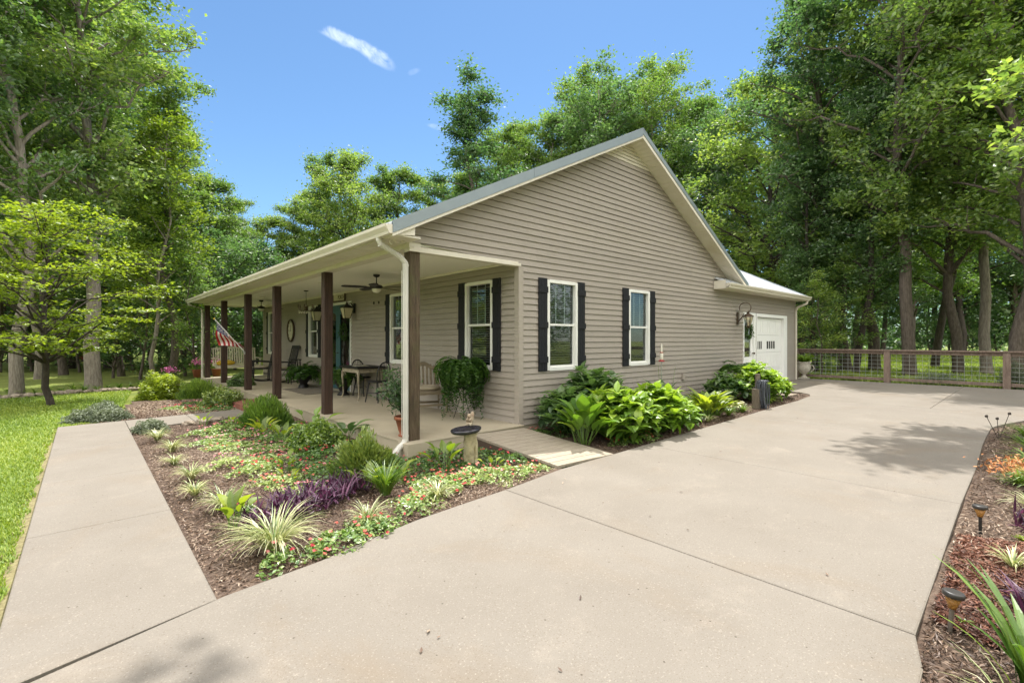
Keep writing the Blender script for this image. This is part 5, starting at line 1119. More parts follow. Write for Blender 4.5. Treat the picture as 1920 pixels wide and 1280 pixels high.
# strap and clump plants
def liriope(x, y, s, label, m=LEAFV, n=120, group='variegated grass clumps along the walkway', name='grass_clump', w=.008, tint=.62, up=1.25, vari=None, seed=None, cat='ornamental grass', dr=1.9):
    g = np.random.default_rng(seed or int(abs(x * 100 + y * 37))); az = g.random(n) * 6.28; r_ = g.random(n) * .045 * s / .3
    mb = MB(); B = np.stack([r_ * np.cos(az), r_ * np.sin(az), np.zeros(n)], 1); inner = g.random(n)
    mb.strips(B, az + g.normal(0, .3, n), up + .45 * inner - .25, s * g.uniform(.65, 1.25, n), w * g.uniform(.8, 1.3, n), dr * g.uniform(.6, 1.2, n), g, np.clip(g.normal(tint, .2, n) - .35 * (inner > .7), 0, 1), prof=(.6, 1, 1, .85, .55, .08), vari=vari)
    o = mb.build(name, m); o.location = G(x, y, -.02); return tag(o, label, cat, group)
where = ['nearest the bed corner, the largest of its row', 'second from the bed corner', 'third from the bed corner', 'fourth from the bed corner', 'fifth from the bed corner', 'sixth from the bed corner', 'seventh from the bed corner, by the cross path']
for i, (x, y, s, n) in enumerate([(-4.10, -1.86, .40, 260), (-4.18, -.62, .26, 170), (-4.31, .02, .19, 110), (-4.24, .70, .23, 130), (-4.30, 1.55, .20, 100), (-4.22, 2.4, .25, 120), (-4.28, 3.5, .24, 130)]):
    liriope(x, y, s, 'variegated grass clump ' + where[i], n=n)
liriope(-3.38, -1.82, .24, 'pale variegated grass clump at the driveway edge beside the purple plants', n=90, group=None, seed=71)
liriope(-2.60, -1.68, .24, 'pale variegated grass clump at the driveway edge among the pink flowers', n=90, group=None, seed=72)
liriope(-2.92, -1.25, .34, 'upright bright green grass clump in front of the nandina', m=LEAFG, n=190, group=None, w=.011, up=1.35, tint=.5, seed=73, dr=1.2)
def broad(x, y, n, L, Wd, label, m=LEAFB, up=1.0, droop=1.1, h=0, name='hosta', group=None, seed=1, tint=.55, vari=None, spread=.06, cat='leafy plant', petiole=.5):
    """leaves carried on stalks"""
    g = np.random.default_rng(seed); e = empty(name, G(x, y, -.02), label, cat, group); az = np.arange(n) * 2.4 + g.normal(0, .4, n); pl = L * petiole * g.uniform(.6, 1.5, n) + h * g.random(n); pa = np.clip(up + g.normal(0, .18, n), .3, 1.5)
    B = np.stack([np.cos(az), np.sin(az)], 1) * spread * g.random((n, 1)); b = MB(); T_ = []
    for i in range(n):
        d = np.array([math.cos(az[i]) * math.cos(pa[i]), math.sin(az[i]) * math.cos(pa[i]), math.sin(pa[i])]); p0 = np.array([B[i, 0], B[i, 1], 0]); p1 = p0 + d * pl[i]; T_.append(p1); b.tube([p0, p1], [.005, .004], 4, cap=False)
    b.build('stalks', LEAFG, e); mb = MB(); mb.strips(np.array(T_), az, pa - .25, L * g.uniform(.7, 1.2, n), Wd * g.uniform(.8, 1.2, n), droop * g.uniform(.5, 1.3, n), g, np.clip(g.normal(tint, .2, n), 0, 1), prof=(.15, .8, 1, .75, .4, .02), fold=.35, vari=vari); mb.build('leaves', m, e); return e
CG = 'broad leaved clumps in the front bed'
for i, (x, y, n, L, lab) in enumerate([(-2.05, -.98, 9, .20, 'upright yellow green arum before the bird bath'), (-2.95, -.98, 8, .15, 'yellow green arum behind the upright grass clump, left side'), (-2.62, -.98, 7, .14, 'yellow green arum behind the upright grass clump, right side'), (-4.22, -1.15, 8, .17, 'two tone arum behind the largest variegated clump'),
    (-3.05, 2.6, 12, .18, 'tall yellow green arum leaves before the rounded shrub'), (-2.95, 1.9, 9, .18, 'yellow green arum beside the low rounded shrub'), (-3.35, .35, 7, .12, 'small arum among the red impatiens'), (-3.2, 3.9, 7, .13, 'small arum near the cross path'), (-1.62, -1.32, 6, .10, 'small bright arum at the foot of the bird bath'), (-3.55, 4.35, 6, .12, 'pale arum right beside the cross path'), (-3.5, -.2, 6, .11, 'small arum above the purple plants'), (-2.35, 2.4, 6, .24, 'dark broad arum leaf close to the porch edge')]):
    broad(x, y, n, L, L * .52, lab, m=LEAFY if i != 11 else LEAFB, up=1.2, droop=.9, seed=100 + i, name='arum_plant', group=CG, cat='arum', petiole=.9)
broad(-2.15, 1.5, 9, .30, .12, 'dark strap leaved plant at the porch edge between posts', m=LEAFD, seed=120, name='hosta')
def purple(x, y, n, s, label, seed, group=None):
    g = np.random.default_rng(seed); mb = MB(); r_ = s * np.sqrt(g.random(n)); a = g.random(n) * 6.28; B = np.stack([r_ * np.cos(a) * 1.2, r_ * np.sin(a) * .7, g.random(n) * .12], 1)
    mb.strips(B, g.random(n) * 6.28, g.uniform(.35, 1.45, n), g.uniform(.09, .20, n), g.uniform(.013, .023, n), g.uniform(.2, 1.0, n), g, np.clip(g.normal(.42, .24, n), 0, 1), prof=(.7, 1, .8, .4, .03), fold=.5)
    o = mb.build('purple_heart_plant', LEAFP); o.location = G(x, y, -.02); o.rotation_euler[2] = .25; return tag(o, label, 'purple plant', group)
purple(-3.55, -1.10, 420, .34, 'largest purple leaved spiderwort mass in the front bed', 201)
purple(-3.95, -1.30, 150, .22, 'smaller purple leaved clump beside the two tone arum', 202)
purple(-3.15, -.95, 200, .24, 'purple leaved clump at the right end of the purple mass', 203)
# impatiens carpet
def impatiens():
    g = np.random.default_rng(55); P = [(x, y, r_ * (.84 if (x < -2.9 and y > -.9) else 1), a, b, c) for (x, y, r_, a, b, c) in [  # x, y, r, leaf tint, flower density, flower tint
        (-2.35, -1.35, .42, .62, 1.2, .5), (-1.95, -1.45, .34, .72, 1.2, .35), (-1.55, -1.58, .26, .7, .9, .3), (-1.25, -1.66, .18, .68, .7, .4), (-2.75, -1.62, .26, .68, .7, .45), (-3.0, -1.85, .16, .55, .7, .4), (-3.42, -2.02, .22, .5, .7, .45), (-3.72, -2.06, .24, .5, .8, .45), (-3.35, -1.85, .2, .5, .6, .4), (-4.15, -2.14, .14, .5, .7, .5), (-3.9, -2.1, .12, .45, .4, .5),
        (-2.25, -.75, .34, .25, .45, .2), (-1.75, -.45, .34, .22, .35, .2), (-1.35, -.75, .34, .22, .5, .2), (-1.3, -1.2, .26, .35, .5, .25), (-1.75, -1.05, .28, .25, .4, .2), (-2.45, -.3, .3, .22, .4, .25), (-2.45, .3, .3, .22, .35, .25), (-2.3, .9, .24, .22, .4, .2),
        (-3.15, -.35, .36, .30, .6, .35), (-3.1, .3, .38, .28, .8, .3), (-2.85, .75, .34, .25, .7, .3), (-3.45, -.65, .28, .70, 1.0, .5), (-3.55, -.1, .36, .75, 1.3, .45), (-3.65, .45, .34, .66, 1.4, .25), (-3.4, .95, .38, .70, 1.1, .45), (-3.85, 1.0, .28, .8, .7, .7), (-3.2, 1.6, .44, .65, 1.1, .55), (-3.55, 2.05, .42, .68, .8, .55), (-3.0, 2.2, .38, .40, .9, .65), (-3.3, 2.9, .48, .66, 1.0, .6), (-3.75, 2.7, .34, .6, .6, .5), (-3.35, 3.6, .42, .6, .8, .6), (-2.9, 3.1, .34, .3, .6, .5), (-3.7, 3.5, .3, .62, .5, .5), (-2.5, 2.3, .34, .22, .4, .3), (-4.05, -.85, .14, .4, .6, .3), (-3.15, 4.35, .28, .5, .5, .6), (-2.4, 3.0, .24, .22, .4, .3),
        (.15, -.3, .24, .3, .5, .3), (.45, -.55, .22, .25, .4, .3), (.62, -1.5, .22, .4, .6, .3), (.95, -1.66, .16, .5, .8, .4), (1.25, -1.62, .14, .4, .7, .4), (-3.3, 6.8, .4, .6, 1.2, .35), (-3.6, 7.3, .35, .6, 1.0, .3), (-2.9, 6.4, .3, .3, .6, .3), (-3.2, 8.0, .35, .3, .8, .2)]]
    m = MB()
    for (x, y, r_, lt, fd, ft) in P:
        n = int(7600 * r_ ** 2) + 60; a = g.random(n) * 6.28; rr_ = r_ * np.sqrt(g.random(n)) * (1 + .32 * np.sin(a * 3 + x * 7) + .12 * np.sin(a * 7 + y * 5)); hh = (.10 + .05 * math.sin(x * 9 + y * 5)) * np.clip(1.15 - (rr_ / r_) ** 2, .15, 1) * (.75 + .5 * np.sin(a * 4 + y * 3) * .4)
        X = x + rr_ * np.cos(a); Y = y + rr_ * np.sin(a); Z = gz(X) - .02 + hh * g.uniform(.55, 1, n)
        m.leaves(np.stack([X, Y, Z], 1), .036, .60, g, np.clip(g.normal(lt, .18, n), 0, 1), flat=.7, mi=0)
        n = int(185 * r_ ** 2 * fd) + 2; a = g.random(n) * 6.28; rr_ = r_ * np.sqrt(g.random(n)); X = x + rr_ * np.cos(a); Y = y + rr_ * np.sin(a); Z = gz(X) + .0 + (.10 + .05 * math.sin(x * 9 + y * 5)) * np.clip(1.15 - (rr_ / r_) ** 2, .2, 1) + .008
        tt = np.clip(g.normal(ft + .35 * math.sin(x * 13 + y * 7), .2, n), 0, 1)
        for k in range(5):                                        # five petals
            q = k * 2 * np.pi / 5 + g.random(n); tl = g.normal(0, .3, n); ax = np.stack([np.cos(q), np.sin(q), .25 + .3 * np.sin(q + tl)], 1); ax /= np.linalg.norm(ax, axis=1)[:, None]
            m.leaves(np.stack([X, Y, Z], 1) + ax * .009, .019, .95, g, tt, flat=.85, axis=ax, mi=1)
    tag(m.build('impatiens', [IMPL, IMPF]), 'low carpet of impatiens with red, coral, pink and white blooms', 'flowers', kind='stuff')
impatiens()
# bed by the side wall
def hyd(x, y, r_, h, n, label, seed, m=LEAFB, L=.20, group=None, name='hydrangea', tint=.5):
    g = np.random.default_rng(seed); e = empty(name, G(x, y, -.02), label, 'shrub', group); k = n // 6; b = MB(); B = []; AZ = []; PT = []; TT = []
    for i in range(k):                       # shoots with whorls of leaves at the tip
        a = i * 2.4; s = math.sqrt((i + .5) / k); el = np.array([r_ * s * math.cos(a), r_ * s * math.sin(a), h * (1 - .55 * s ** 2.2) * g.uniform(.8, 1.05)]); b.tube([np.array([el[0] * .25, el[1] * .25, 0]), el * np.array([.75, .75, .55]), el], [.008, .006, .003], 4, cap=False)
        for lev, (dz, pu) in enumerate(((.0, .55), (-.06, .15), (-.13, -.1))):
            for q in range(4 if lev < 2 else 3):
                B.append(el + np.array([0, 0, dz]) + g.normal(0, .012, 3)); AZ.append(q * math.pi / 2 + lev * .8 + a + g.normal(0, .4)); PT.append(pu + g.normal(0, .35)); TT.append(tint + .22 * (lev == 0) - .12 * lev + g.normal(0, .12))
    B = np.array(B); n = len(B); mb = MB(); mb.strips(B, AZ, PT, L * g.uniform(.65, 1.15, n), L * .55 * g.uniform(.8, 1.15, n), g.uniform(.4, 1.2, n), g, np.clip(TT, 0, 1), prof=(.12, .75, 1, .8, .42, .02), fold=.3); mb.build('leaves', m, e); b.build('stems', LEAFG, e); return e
HG = 'leafy shrubs massed by the side wall'
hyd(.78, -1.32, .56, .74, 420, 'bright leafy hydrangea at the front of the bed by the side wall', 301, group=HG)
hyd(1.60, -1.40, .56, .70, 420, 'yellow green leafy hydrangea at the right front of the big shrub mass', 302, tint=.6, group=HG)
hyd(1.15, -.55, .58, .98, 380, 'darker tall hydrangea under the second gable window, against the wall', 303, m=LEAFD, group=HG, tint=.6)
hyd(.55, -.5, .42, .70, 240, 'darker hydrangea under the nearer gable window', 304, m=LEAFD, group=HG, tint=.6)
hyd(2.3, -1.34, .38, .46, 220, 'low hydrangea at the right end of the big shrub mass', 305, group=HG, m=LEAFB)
broad(.16, -1.18, 38, .34, .17, 'large hosta with upright cupped leaves left of the hydrangeas', m=LEAFB, up=1.25, droop=.8, seed=306, petiole=1.0, tint=.5, spread=.12)
broad(.75, -1.50, 26, .17, .09, 'low hosta at the driveway edge under the hydrangea', m=LEAFB, up=.8, seed=307)
broad(3.35, -1.42, 48, .36, .13, 'bright yellow green hosta clump in front of the feeder pole', m=LEAFY, up=1.15, droop=.9, seed=308, petiole=.6, tint=.5)
broad(3.80, -1.38, 34, .32, .12, 'second bright hosta clump right of the first', m=LEAFY, up=1.1, droop=.9, seed=309, petiole=.5)
broad(3.05, -.72, 9, .34, .14, 'dark canna with tall bare flower stalks below the feeder', m=LEAFD, up=1.35, droop=.7, seed=310, h=.35, name='canna', tint=.6)
b = MB(); 
for i_, (dx, dy, h) in enumerate(((-.15, 0, .98), (.0, .05, .92), (.35, 0, .90))): b.tube([(dx * .5, dy, 0), (dx, dy, h * .7), (dx * 1.25, dy, h)], [.006, .004, .003], 4)
b.build('flower_stalks', LEAFG, bpy.data.objects['canna'])
broad(4.05, -.95, 40, .32, .14, 'dark green hosta behind the bright hostas', m=LEAFD, seed=311, tint=.7, up=.9)
broad(2.75, -.60, 40, .32, .14, 'dark green hosta at the wall behind the canna', m=LEAFD, seed=317, tint=.6, up=.9)
broad(4.6, -1.30, 34, .20, .11, 'white edged hosta left of the hose post', m=LEAFV, seed=312, tint=.35, vari=.35, up=.8)
broad(4.75, -.8, 34, .30, .13, 'dark hosta close to the wall left of the hose post', m=LEAFD, seed=313, tint=.6, up=.95)
broad(2.85, -1.45, 30, .13, .05, 'small dark strap leaved plant at the driveway edge', m=LEAFD, seed=314, name='hosta', tint=.7)
liriope(3.0, -1.62, .20, 'small yellow variegated grass at the edge of the side bed', n=70, group=None, seed=81)
liriope(3.95, -1.55, .24, 'bright low grass under the bright hostas', m=LEAFG, n=90, group=None, seed=82, w=.011)
liriope(4.5, -1.58, .22, 'bright low grass left of the hose post base', m=LEAFG, n=90, group=None, seed=83, w=.011)
liriope(6.0, -1.50, .30, 'green grass clump right of the hose post', m=LEAFG, n=110, group=None, seed=84, w=.012)
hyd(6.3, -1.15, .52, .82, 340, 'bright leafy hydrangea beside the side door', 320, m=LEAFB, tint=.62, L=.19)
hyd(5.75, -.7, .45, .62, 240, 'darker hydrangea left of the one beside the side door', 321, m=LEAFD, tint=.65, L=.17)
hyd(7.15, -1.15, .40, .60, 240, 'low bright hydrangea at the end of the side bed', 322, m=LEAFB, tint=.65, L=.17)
fern(G(7.0, -.45), 46, .55, 'bracken_fern', 'dark arching fern under the side door lantern', top=.62, pinn=18, pw=.12)
o = MB().box(7.05, 8.1, -1.42, -1.05, float(gz(7.5)) - .02, float(gz(7.5)) + .018).build('edging_paver', STONE); tag(o, 'flat weathered paver at the end of the side bed', 'paver')
# hummingbird feeder on a pole
e = empty('bird_feeder', (3.32, -.52, -.15), 'slim glass hummingbird feeder with red base on a thin pole', 'bird feeder')
part(MB().tube([(.0, 0, 0), (.0, 0, 1.02)], .006, 6), 'pole', GALV, e); part(MB().lathe((0, 0, 1.02), [(0, 0), (.055, .0), (.06, .015), (.045, .03), (.02, .04), (0, .04)], 16), 'base', REDP, e, True)
part(MB().lathe((0, 0, 1.06), [(.022, 0), (.032, .03), (.03, .12), (.016, .17), (.012, .28), (0, .32)], 14), 'bottle', FROST, e, True); part(MB().lathe((0, 0, 1.19), [(.033, 0), (.034, .015), (.028, .02)], 12), 'collar', REDP, e)
# hose on its post
e = empty('hose_post', G(5.12, -1.60), 'short weathered timber post with a coiled grey hose hung on it', 'hose post')
part(MB().prism([(-.07, -.06), (.06, -.07), (.07, .06), (-.06, .07)], 'z', -.05, .42), 'stump', STUMP, e); part(MB().tube([(.10, .02, -.03), (.10, .02, .72)], [.06, .052], 8), 'stake', STUMP, e)
e2 = empty('garden_hose', G(5.12, -1.60), 'long grey garden hose looped over the post by the driveway', 'hose'); g = np.random.default_rng(4); b = MB()
for k in range(20):
    th = np.linspace(-math.pi * .5, math.pi * 1.5, 22); rx = g.uniform(.045, .10); hz = g.uniform(.21, .31); off = g.normal(0, .025); cx_ = .075 + g.normal(0, .02); x = cx_ + rx * np.cos(th); z = .58 - hz + (hz + .02) * np.sin(th) + .0; y = -.085 + off + .06 * np.cos(th * .5 + k)
    b.tube(np.stack([x, y, z], 1), .0085, 5, cap=False)
part(b, 'coils', HOSEM, e2, True)
# bird bath with figurine
e = empty('bird_bath', G(-1.66, -.93), 'stone bird bath with dark glazed bowl beside the ramp', 'bird bath')
b = MB(); prof = [(.0, .0), (.075, .0), (.062, .05), (.070, .12), (.060, .2), (.078, .28), (.070, .33), (.095, .39), (0, .39)]; b.lathe((0, 0, 0), prof, 14); V = b.v[0]; a = np.arctan2(V[:, 1], V[:, 0]); V[:, :2] *= (1 + .14 * np.sin(3 * a + V[:, 2] * 9))[:, None]; part(b, 'pedestal', BATHS, e, True)
b = MB(); b.tube([(.055, -.05, .03), (.072, -.035, .15), (.060, -.045, .26), (.065, -.03, .34)], [.028, .022, .026, .014], 8); part(b, 'carved_branch', BATHS, e, True)
b = MB(); b.lathe((0, 0, .385), [(0, 0), (.10, .0), (.165, .018), (.185, .04), (.186, .06), (.172, .066), (.155, .05), (.10, .030), (0, .026)], 36); bw = part(b, 'bowl', BATHT, e, True); bw.rotation_euler = (R(-3), R(-5), 0)
def squirrel(loc, rz):
    me = bpy.data.meshes.new('squirrel_figurine'); V = [(0, 0, .03), (0, -.004, .06), (0, -.012, .095), (0, -.03, .118), (0, -.052, .112), (.022, -.03, .03), (.024, -.045, .008), (-.022, -.03, .03), (-.024, -.045, .008), (.022, -.04, .078), (.012, -.056, .07), (-.022, -.04, .078), (-.012, -.056, .07), (0, .03, .02), (0, .055, .05), (0, .055, .095), (0, .07, .135), (0, .095, .145), (.014, -.022, .138), (-.014, -.022, .138)]
    Rr = [.034, .036, .028, .024, .012, .018, .012, .018, .012, .010, .008, .010, .008, .016, .022, .026, .026, .012, .006, .006]
    E_ = [(0, 1), (1, 2), (2, 3), (3, 4), (0, 5), (5, 6), (0, 7), (7, 8), (2, 9), (9, 10), (2, 11), (11, 12), (0, 13), (13, 14), (14, 15), (15, 16), (16, 17), (3, 18), (3, 19)]
    me.from_pydata(V, E_, []); o = bpy.data.objects.new('squirrel_figurine', me); COL.objects.link(o); sk = o.modifiers.new('skin', 'SKIN'); ss = o.modifiers.new('sub', 'SUBSURF'); ss.levels = 2; ss.render_levels = 2
    for i, q in enumerate(me.skin_vertices[0].data): q.radius = (Rr[i], Rr[i]); q.use_root = (i == 0)
    dg = bpy.context.evaluated_depsgraph_get(); m2 = bpy.data.meshes.new_from_object(o.evaluated_get(dg)); o.modifiers.clear(); o.data = m2; m2.materials.clear(); m2.materials.append(FUR)
    for p_ in m2.polygons: p_.use_smooth = True
    o.location = loc; o.rotation_euler = (0, 0, rz); o.scale = (1.05, 1.05, 1.1); return tag(o, 'small stone squirrel figurine sitting on the rim of the bird bath', 'figurine')
squirrel((-1.60, -.86, .245), R(-60))
# flag on the fourth post
e = empty('porch_flag', (-1.94, 8.55, .97), 'stars and stripes flag on a white angled pole fixed to the fourth post', 'flag')
p0 = np.array([0, 0, 0.]); p1 = np.array([-.70, .0, .86]); part(MB().tube([p0, p1], .010, 8), 'pole', WHITE, e); part(MB().blob(p1, .02, 8, 0), 'finial', YEL, e); part(MB().tube([(.0, 0, -.05), (-.04, 0, .04)], .022, 6), 'bracket', GALV, e)
def flag():
    hoist = .78; fly = 1.05; A = p1 * .97; d = (p0 - p1) / np.linalg.norm(p1 - p0); nu, nv = 40, 39; mb = MB(); V = np.zeros((nu + 1, nv + 1, 3))
    for i in range(nu + 1):
        s = i / nu
        for j in range(nv + 1):
            t = j / nv; base = A + d * hoist * t; drop = s * fly * (.62 - .42 * t)      # cloth falls from the pole and swings back
            V[i, j] = base + np.array([.05 * s + .30 * s * t + .03 * math.sin(8 * s + 5 * t), .07 * math.sin(9 * s + 4 * t) * s + .28 * s * t, -drop * (1 - .25 * t)])
    F = [[], [], []]
    for i in range(nu):
        for j in range(nv):
            st = j // 3; mi = 0 if st % 2 == 0 else 1
            if i < 16 and j < 21: mi = 2
            F[mi].append((i * (nv + 1) + j, (i + 1) * (nv + 1) + j, (i + 1) * (nv + 1) + j + 1, i * (nv + 1) + j + 1))
    P = V.reshape(-1, 3)
    for mi in range(3): mb.add(P, F[mi], mi=mi)
    g = np.random.default_rng(1)
    for r_ in range(9):
        for c_ in range(6 if r_ % 2 == 0 else 5):
            jj = 1.4 + r_ * 2.1; ii = 1.4 + c_ * 2.6 + (0 if r_ % 2 == 0 else 1.3); i, j = int(ii), int(jj); c = V[i, j]; eu = V[i + 1, j] - V[i, j]; ev = V[i, j + 1] - V[i, j]; eu /= np.linalg.norm(eu); ev /= np.linalg.norm(ev); n_ = np.cross(eu, ev)
            for sg in (-1, 1):
                pts = [c + (math.cos(k * math.pi / 5) * eu + math.sin(k * math.pi / 5) * ev) * (.017 if k % 2 == 0 else .007) + n_ * .003 * sg for k in range(10)]; mb.add(pts, [list(range(10))], mi=1)
    part(mb, 'cloth', [FL_RED, FL_WHT, FL_BLU], e, True)
flag()
# brick step with urns of pink flowers at the far end
o = MB().box(-2.60, -2.05, 5.35, 7.0, float(gz(-2.3)) - .06, -.10).box(-2.62, -2.52, 5.3, 5.62, float(gz(-2.3)) - .06, -.09).build('brick_step', BRICK); tag(o, 'red brick step up to the porch', 'step')
def pinkpot(x, y, z, label):
    e = empty('flower_pot', (x, y, z), label, 'flower pot', 'pink flower pots at the far end of the porch'); part(MB().lathe((0, 0, 0), [(0, 0), (.11, 0), (.16, .26), (.18, .28), (.15, .28), (0, .26)], 16), 'pot', TERRA, e, True)
    g = np.random.default_rng(int(y * 10)); n = 240; d = g.normal(0, .12, (n, 3)); d[:, 2] = np.abs(d[:, 2]) + .3; m = MB(); m.leaves(d, .05, .6, g, g.normal(.5, .2, n)); m.build('foliage', LEAFB, e)
    n = 130; d = g.normal(0, .09, (n, 3)); d[:, 2] = np.abs(d[:, 2]) + .46; m = MB(); m.leaves(d, .06, .8, g, g.random(n), flat=.4); m.build('blooms', PINKM, e)
pinkpot(-2.05, 14.9, -.05, 'pot of pink flowers just beyond the farthest porch post'); pinkpot(-1.45, 14.9, -.05, 'second pot of pink flowers right of the farthest post'); pinkpot(-3.0, 13.6, -.22, 'pot of pale pink flowers left of the farthest post')
# stones edging the lawn bed
def stones():
    g = np.random.default_rng(12); xs = np.linspace(-9.5, -3.6, 30)
    for i, x in enumerate(xs):
        y = 13.5 - .10 * (x + 9.5) + .25 * math.sin(x); s = g.uniform(.10, .19)
        o = MB().blob((0, 0, 0), (s, s * g.uniform(.6, 1), s * .5), 9, .25, seed=i).build('edging_stone', STONE, None, False); o.location = (x, y, float(gz(x)) + .0); o.rotation_euler[2] = g.random() * 3; tag(o, 'rough field stone edging the far lawn, %s from the left' % ORD[i], 'stone', 'stones edging the far side of the lawn')
    g = np.random.default_rng(13)
    for i, (x, y, s) in enumerate([(-3.5, 4.75, .13), (-3.25, 4.8, .12), (-3.7, 4.78, .1)]):
        o = MB().blob((0, 0, 0), (s, s * .8, s * .5), 9, .25, seed=40 + i).build('edging_stone', STONE); o.location = G(x, y, .0); tag(o, ['larger brown stone beside the cross path, between two smaller ones', 'right hand brown stone beside the cross path', 'left hand small brown stone beside the cross path'][i], 'stone')
stones()
def tufts():
    g = np.random.default_rng(14)
    for i in range(22): x = -9.4 + i * .27; liriope(x, 13.95 + g.normal(0, .25), g.uniform(.22, .36), 'strappy green tuft behind the edging stones, %s from the left' % ORD[i], m=LEAFG, n=26, group='leafy tufts behind the far lawn edging', w=.02, seed=400 + i, name='daylily_tuft', cat='daylily')
tufts()
# urn planter
e = empty('urn_planter', (12.68, -.17, .01), 'cast stone urn with scroll handles holding a bright fern', 'urn')
part(MB().box(-.13, .13, -.13, .13, 0, .04), 'plinth', URNM, e); b = MB(); b.lathe((0, 0, .04), [(0, 0), (.10, 0), (.10, .02), (.045, .07), (.05, .11), (.13, .17), (.19, .27), (.20, .38), (.175, .46), (.215, .50), (.215, .52), (.16, .52), (0, .48)], 24); V = b.v[0]; a = np.arctan2(V[:, 1], V[:, 0]); V[:, :2] *= (1 + .025 * np.sin(12 * a) * ((V[:, 2] > .2) & (V[:, 2] < .5)))[:, None]; part(b, 'bowl', URNM, e, True)
for q in (-1, 1):
    a = np.linspace(-1.6, 2.2, 12); part(MB().tube(np.stack([q * .10 * np.ones(12) * 0 + q * .0 + .0 * a, q * (.20 + .09 * np.cos(a)), .36 + .10 * np.sin(a)], 1), .014, 6), 'handle', URNM, e)
fe = fern((12.68, -.17, .50), 60, .34, 'boston_fern', 'bright fern growing in the cast stone urn by the fence', top=.03, pit=1.35, droop=1.3, m=LEAFB, pinn=18, pw=.08)
# fence
FX = 13.2
fe = empty('wire_panel_fence', (FX, -6, 0), 'brown timber rail fence with galvanised wire panels round the turnaround', 'fence')
PF = [.20, -2.28, -4.83, -7.38, -9.93]
for y in PF:
    w = .075 if y != .20 else .06; b = MB(); b.box(-w, w, y + 6 - w, y + 6 + w, -.1, .955); part(b, 'fence_post', FENCEW, fe)
for i in range(len(PF) - 1):
    ya, yb = PF[i], PF[i + 1]
    part(MB().box(-.095, .075, yb + 6 + .002, ya + 6 - .002, .957, .997), 'top_rail', FENCEW, fe)
    part(MB().box(-.02, .02, yb + 6 + .077, ya + 6 - .077, .86, .955), 'upper_rail', FENCEW, fe); part(MB().box(-.02, .02, yb + 6 + .077, ya + 6 - .077, .05, .14), 'bottom_rail', FENCEW, fe)
    b = MB(); n = int((ya - yb - .16) / .155)
    for k in range(1, n + 1): y = ya + 6 - .08 - k * (ya - yb - .16) / (n + 1); b.tube([(-.0, y, .12), (-.0, y, .88)], .0042, 4, cap=False)
    for k in range(6): z = .20 + k * .118; b.tube([(.006, ya + 6 - .08, z), (.006, yb + 6 + .08, z)], .0045, 4, cap=False)
    part(b, 'wire_panel', GALV, fe)
# solar lights
def solar(x, y, tilt, label, body):
    e = empty('solar_light', G(x, y, -.01), label, 'garden light', 'solar lights beside the driveway'); e.rotation_euler = tilt
    part(MB().tube([(0, 0, -.05), (0, 0, .115)], .0105, 10), 'stake', body, e)
    part(MB().lathe((0, 0, .11), [(0, 0), (.017, 0), (.022, .02), (.036, .062), (0, .062)], 18), 'lens', AMBER, e, True)
    part(MB().lathe((0, 0, .172), [(0, -.001), (.040, 0), (.046, .004), (.046, .022), (.040, .027), (.032, .0275), (.0, .026)], 24), 'cap', CAPM, e, True)
solar(-1.80, -5.235, (R(4), R(3), 0), 'tilted garden solar light with amber lens nearest the camera', LSTEEL)
o_ = solar(.0, -5.225, (R(-1), R(2), 0), 'dark stemmed garden solar light farther along the driveway', BLACK)
# right bed plants
liriope(-.62, -5.42, .17, 'small variegated grass clump between the two solar lights', n=80, group=None, seed=91, w=.007, dr=1.7)
liriope(.85, -5.50, .25, 'variegated grass clump behind the purple plant right of the driveway', n=110, group=None, seed=92)
purple(.28, -5.50, 70, .15, 'purple leaved plant at the right edge behind the far solar light', 204); purple(-1.28, -5.50, 40, .09, 'small maroon leaved plant behind the long strap leaves', 205)
liriope(-2.13, -5.545, .50, 'large arching strap leaved lily at the lower right corner', m=LEAFG, n=30, group=None, seed=93, w=.030, up=1.3, tint=.45, name='lily_clump', cat='lily', dr=1.0)
liriope(-2.45, -5.50, .28, 'pale thin leaved grass at the lower right corner', n=40, group=None, seed=94, w=.005)
liriope(-1.66, -5.275, .05, 'tiny green seedling beside the nearest solar light', m=LEAFG, n=14, group=None, seed=95, w=.008, cat='seedling', name='seedling')
for i, (x, y, s, lab) in enumerate([(1.6, -5.55, .36, 'green daylily clump beside the coral blooms'), (2.5, -5.50, .36, 'bright daylily clump behind the coral blooms'), (3.6, -5.45, .38, 'grassy daylily clump at the tip of the right bed'), (4.7, -5.4, .36, 'farthest daylily clump of the right bed')]):
    liriope(x, y, s, lab, m=LEAFG, n=120, group=None, seed=500 + i, w=.014, name='daylily_clump', cat='daylily')
def coral(x, y, label):
    g = np.random.default_rng(66); e = empty('coral_flower_plant', G(x, y, -.02), label, 'flowering plant'); m = MB(); n = 260; d = g.normal(0, 1, (n, 3)) * np.array([.13, .13, .07]); d[:, 2] = np.abs(d[:, 2]) + .12; m.leaves(d, .05, .35, g, g.random(n) * .6 + .2, flat=.2, mi=0); part(m, 'blooms', CORALM, e)['kind'] = 'stuff'
    m = MB(); m.strips(np.zeros((70, 3)), g.random(70) * 6.28, g.uniform(.5, 1.3, 70), g.uniform(.14, .26, 70), .014, g.uniform(.6, 1.5, 70), g, g.random(70)); part(m, 'leaves', LEAFG, e)
CORALM = mat('coral_petal', (.62, .20, .10), (.50, .30, .10), 30, .7)
coral(1.85, -5.38, 'coral flowered plant hanging over the edge of the right bed'); coral(2.15, -5.5, 'second coral flowered plant farther back in the right bed')
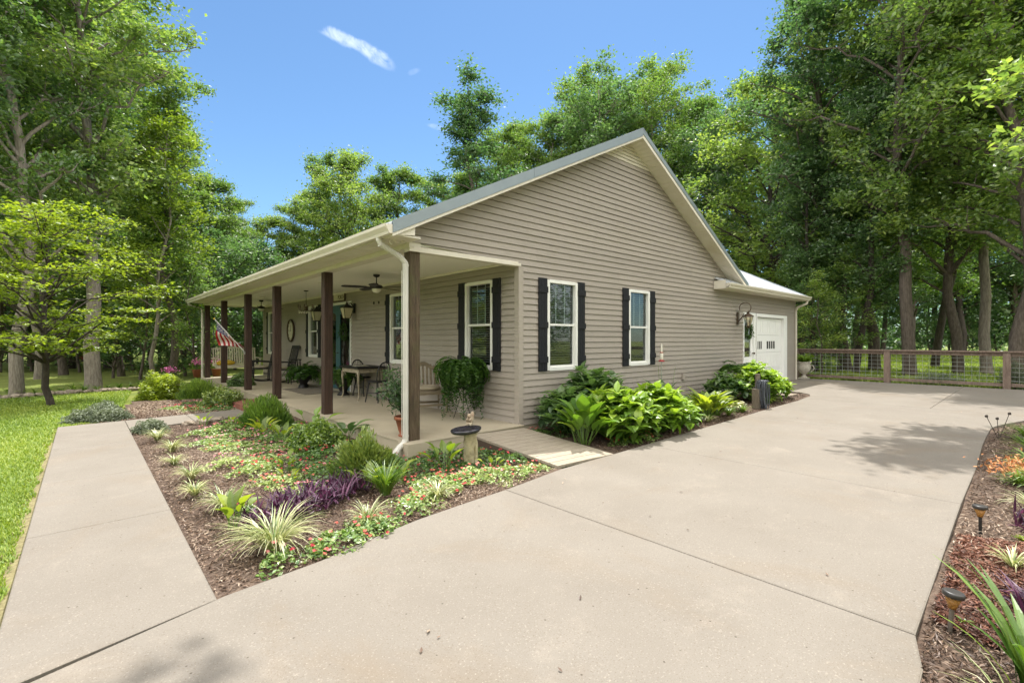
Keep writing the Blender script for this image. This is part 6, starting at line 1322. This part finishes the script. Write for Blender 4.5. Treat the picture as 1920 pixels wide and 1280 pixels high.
m = MB(); m.strips(np.array([[0, 0, 0]] * 60), rng.random(60) * 6.28, rng.uniform(.2, 1, 60), rng.uniform(.03, .10, 60), .03, .6, rng, rng.random(60)); o = m.build('sedum_plant', LEAFY); o.location = G(.05, -5.46); tag(o, 'low lime green sedum in front of the purple plant', 'sedum')
# seed heads on bare stalks at the tip of the right bed
e = empty('seed_head_plant', G(4.6, -5.1), 'tall bare stalks with dark seed heads at the tip of the right bed', 'flowering plant'); 
for dx, dy, h in ((-.12, .12, .34), (.05, .02, .30), (.1, -.1, .38)): part(MB().tube([(0, 0, 0), (dx * .6, dy * .6, h * .6), (dx, dy, h)], .004, 4).blob((dx, dy, h), .02, 6, .3), 'stalk', BARKD, e)
# plants just beyond the fence
for i, (u, v_, s, lab) in enumerate([(1600, 700, .30, 'yellow green leafy clump at the fence foot near the urn'), (1900, 720, .9, 'tall willowy weed behind the last fence bay'), (1760, 712, .45, 'sprawling grey green weed behind the middle fence bay')]):
    D = (FX + .5 - CX - 0) / ((FWD + RGT * ((u - 960) / 900.1)).x); p = at(u, D); shrub((p.x, p.y, -.05), .35 if i != 2 else .7, s, (LEAFY, LEAFS, LEAFS)[i], lab, n=1500, leaf=.07, seed=600 + i, lw=.2, ups=.8, name='weed_clump', cat='weeds')
p = at(137, 36); e = empty('garden_shed', (p.x, p.y, -.2), 'small red shed glimpsed between the far left trunks', 'shed', rz=-.5); part(MB().box(-1.5, 1.5, -1, 1, 0, 2.2), 'wall', SHEDR, e); part(MB().prism([(-1.7, 2.201), (0, 3.1), (1.7, 2.201)], 'y', -1.2, 1.2), 'roof', ROOFM, e); part(MB().box(-.5, .5, -1.02, -1.003, 0, 1.9), 'door', BARKD, e)
# a few fallen leaves and twigs on the concrete
g = np.random.default_rng(99); n = 46; u = g.uniform(300, 1800, n); P = [( -4 + 14 * g.random() ** 1.3, g.uniform(-4.9, -1.9)) for _ in range(n)]; m = MB(); C = np.array([(x, y, float(gz(x)) + .009) for x, y in P]); m.leaves(C, .035, .4, g, g.random(n) * .8, flat=1.2); tag(m.build('fallen_leaves', CHIPA), 'small dry leaves and bits scattered on the driveway', 'leaf litter', kind='stuff')
# lamp seen through the porch window
e = empty('table_lamp', (.24, .84, .95), 'lit table lamp glowing behind the porch window', 'lamp'); part(MB().lathe((0, 0, .2), [(.06, .24), (.09, .0)], 16), 'lamp_shade', emit_mat('lamp_glow', (1, .55, .18), .55), e); part(MB().lathe((0, 0, 0), [(0, 0), (.05, 0), (.03, .04), (.05, .12), (.01, .2)], 12), 'base', BRONZE, e, True)
part(MB().box(-.1, .1, -.2, .2, -.04, -.001), 'tabletop', BLACKW, e)
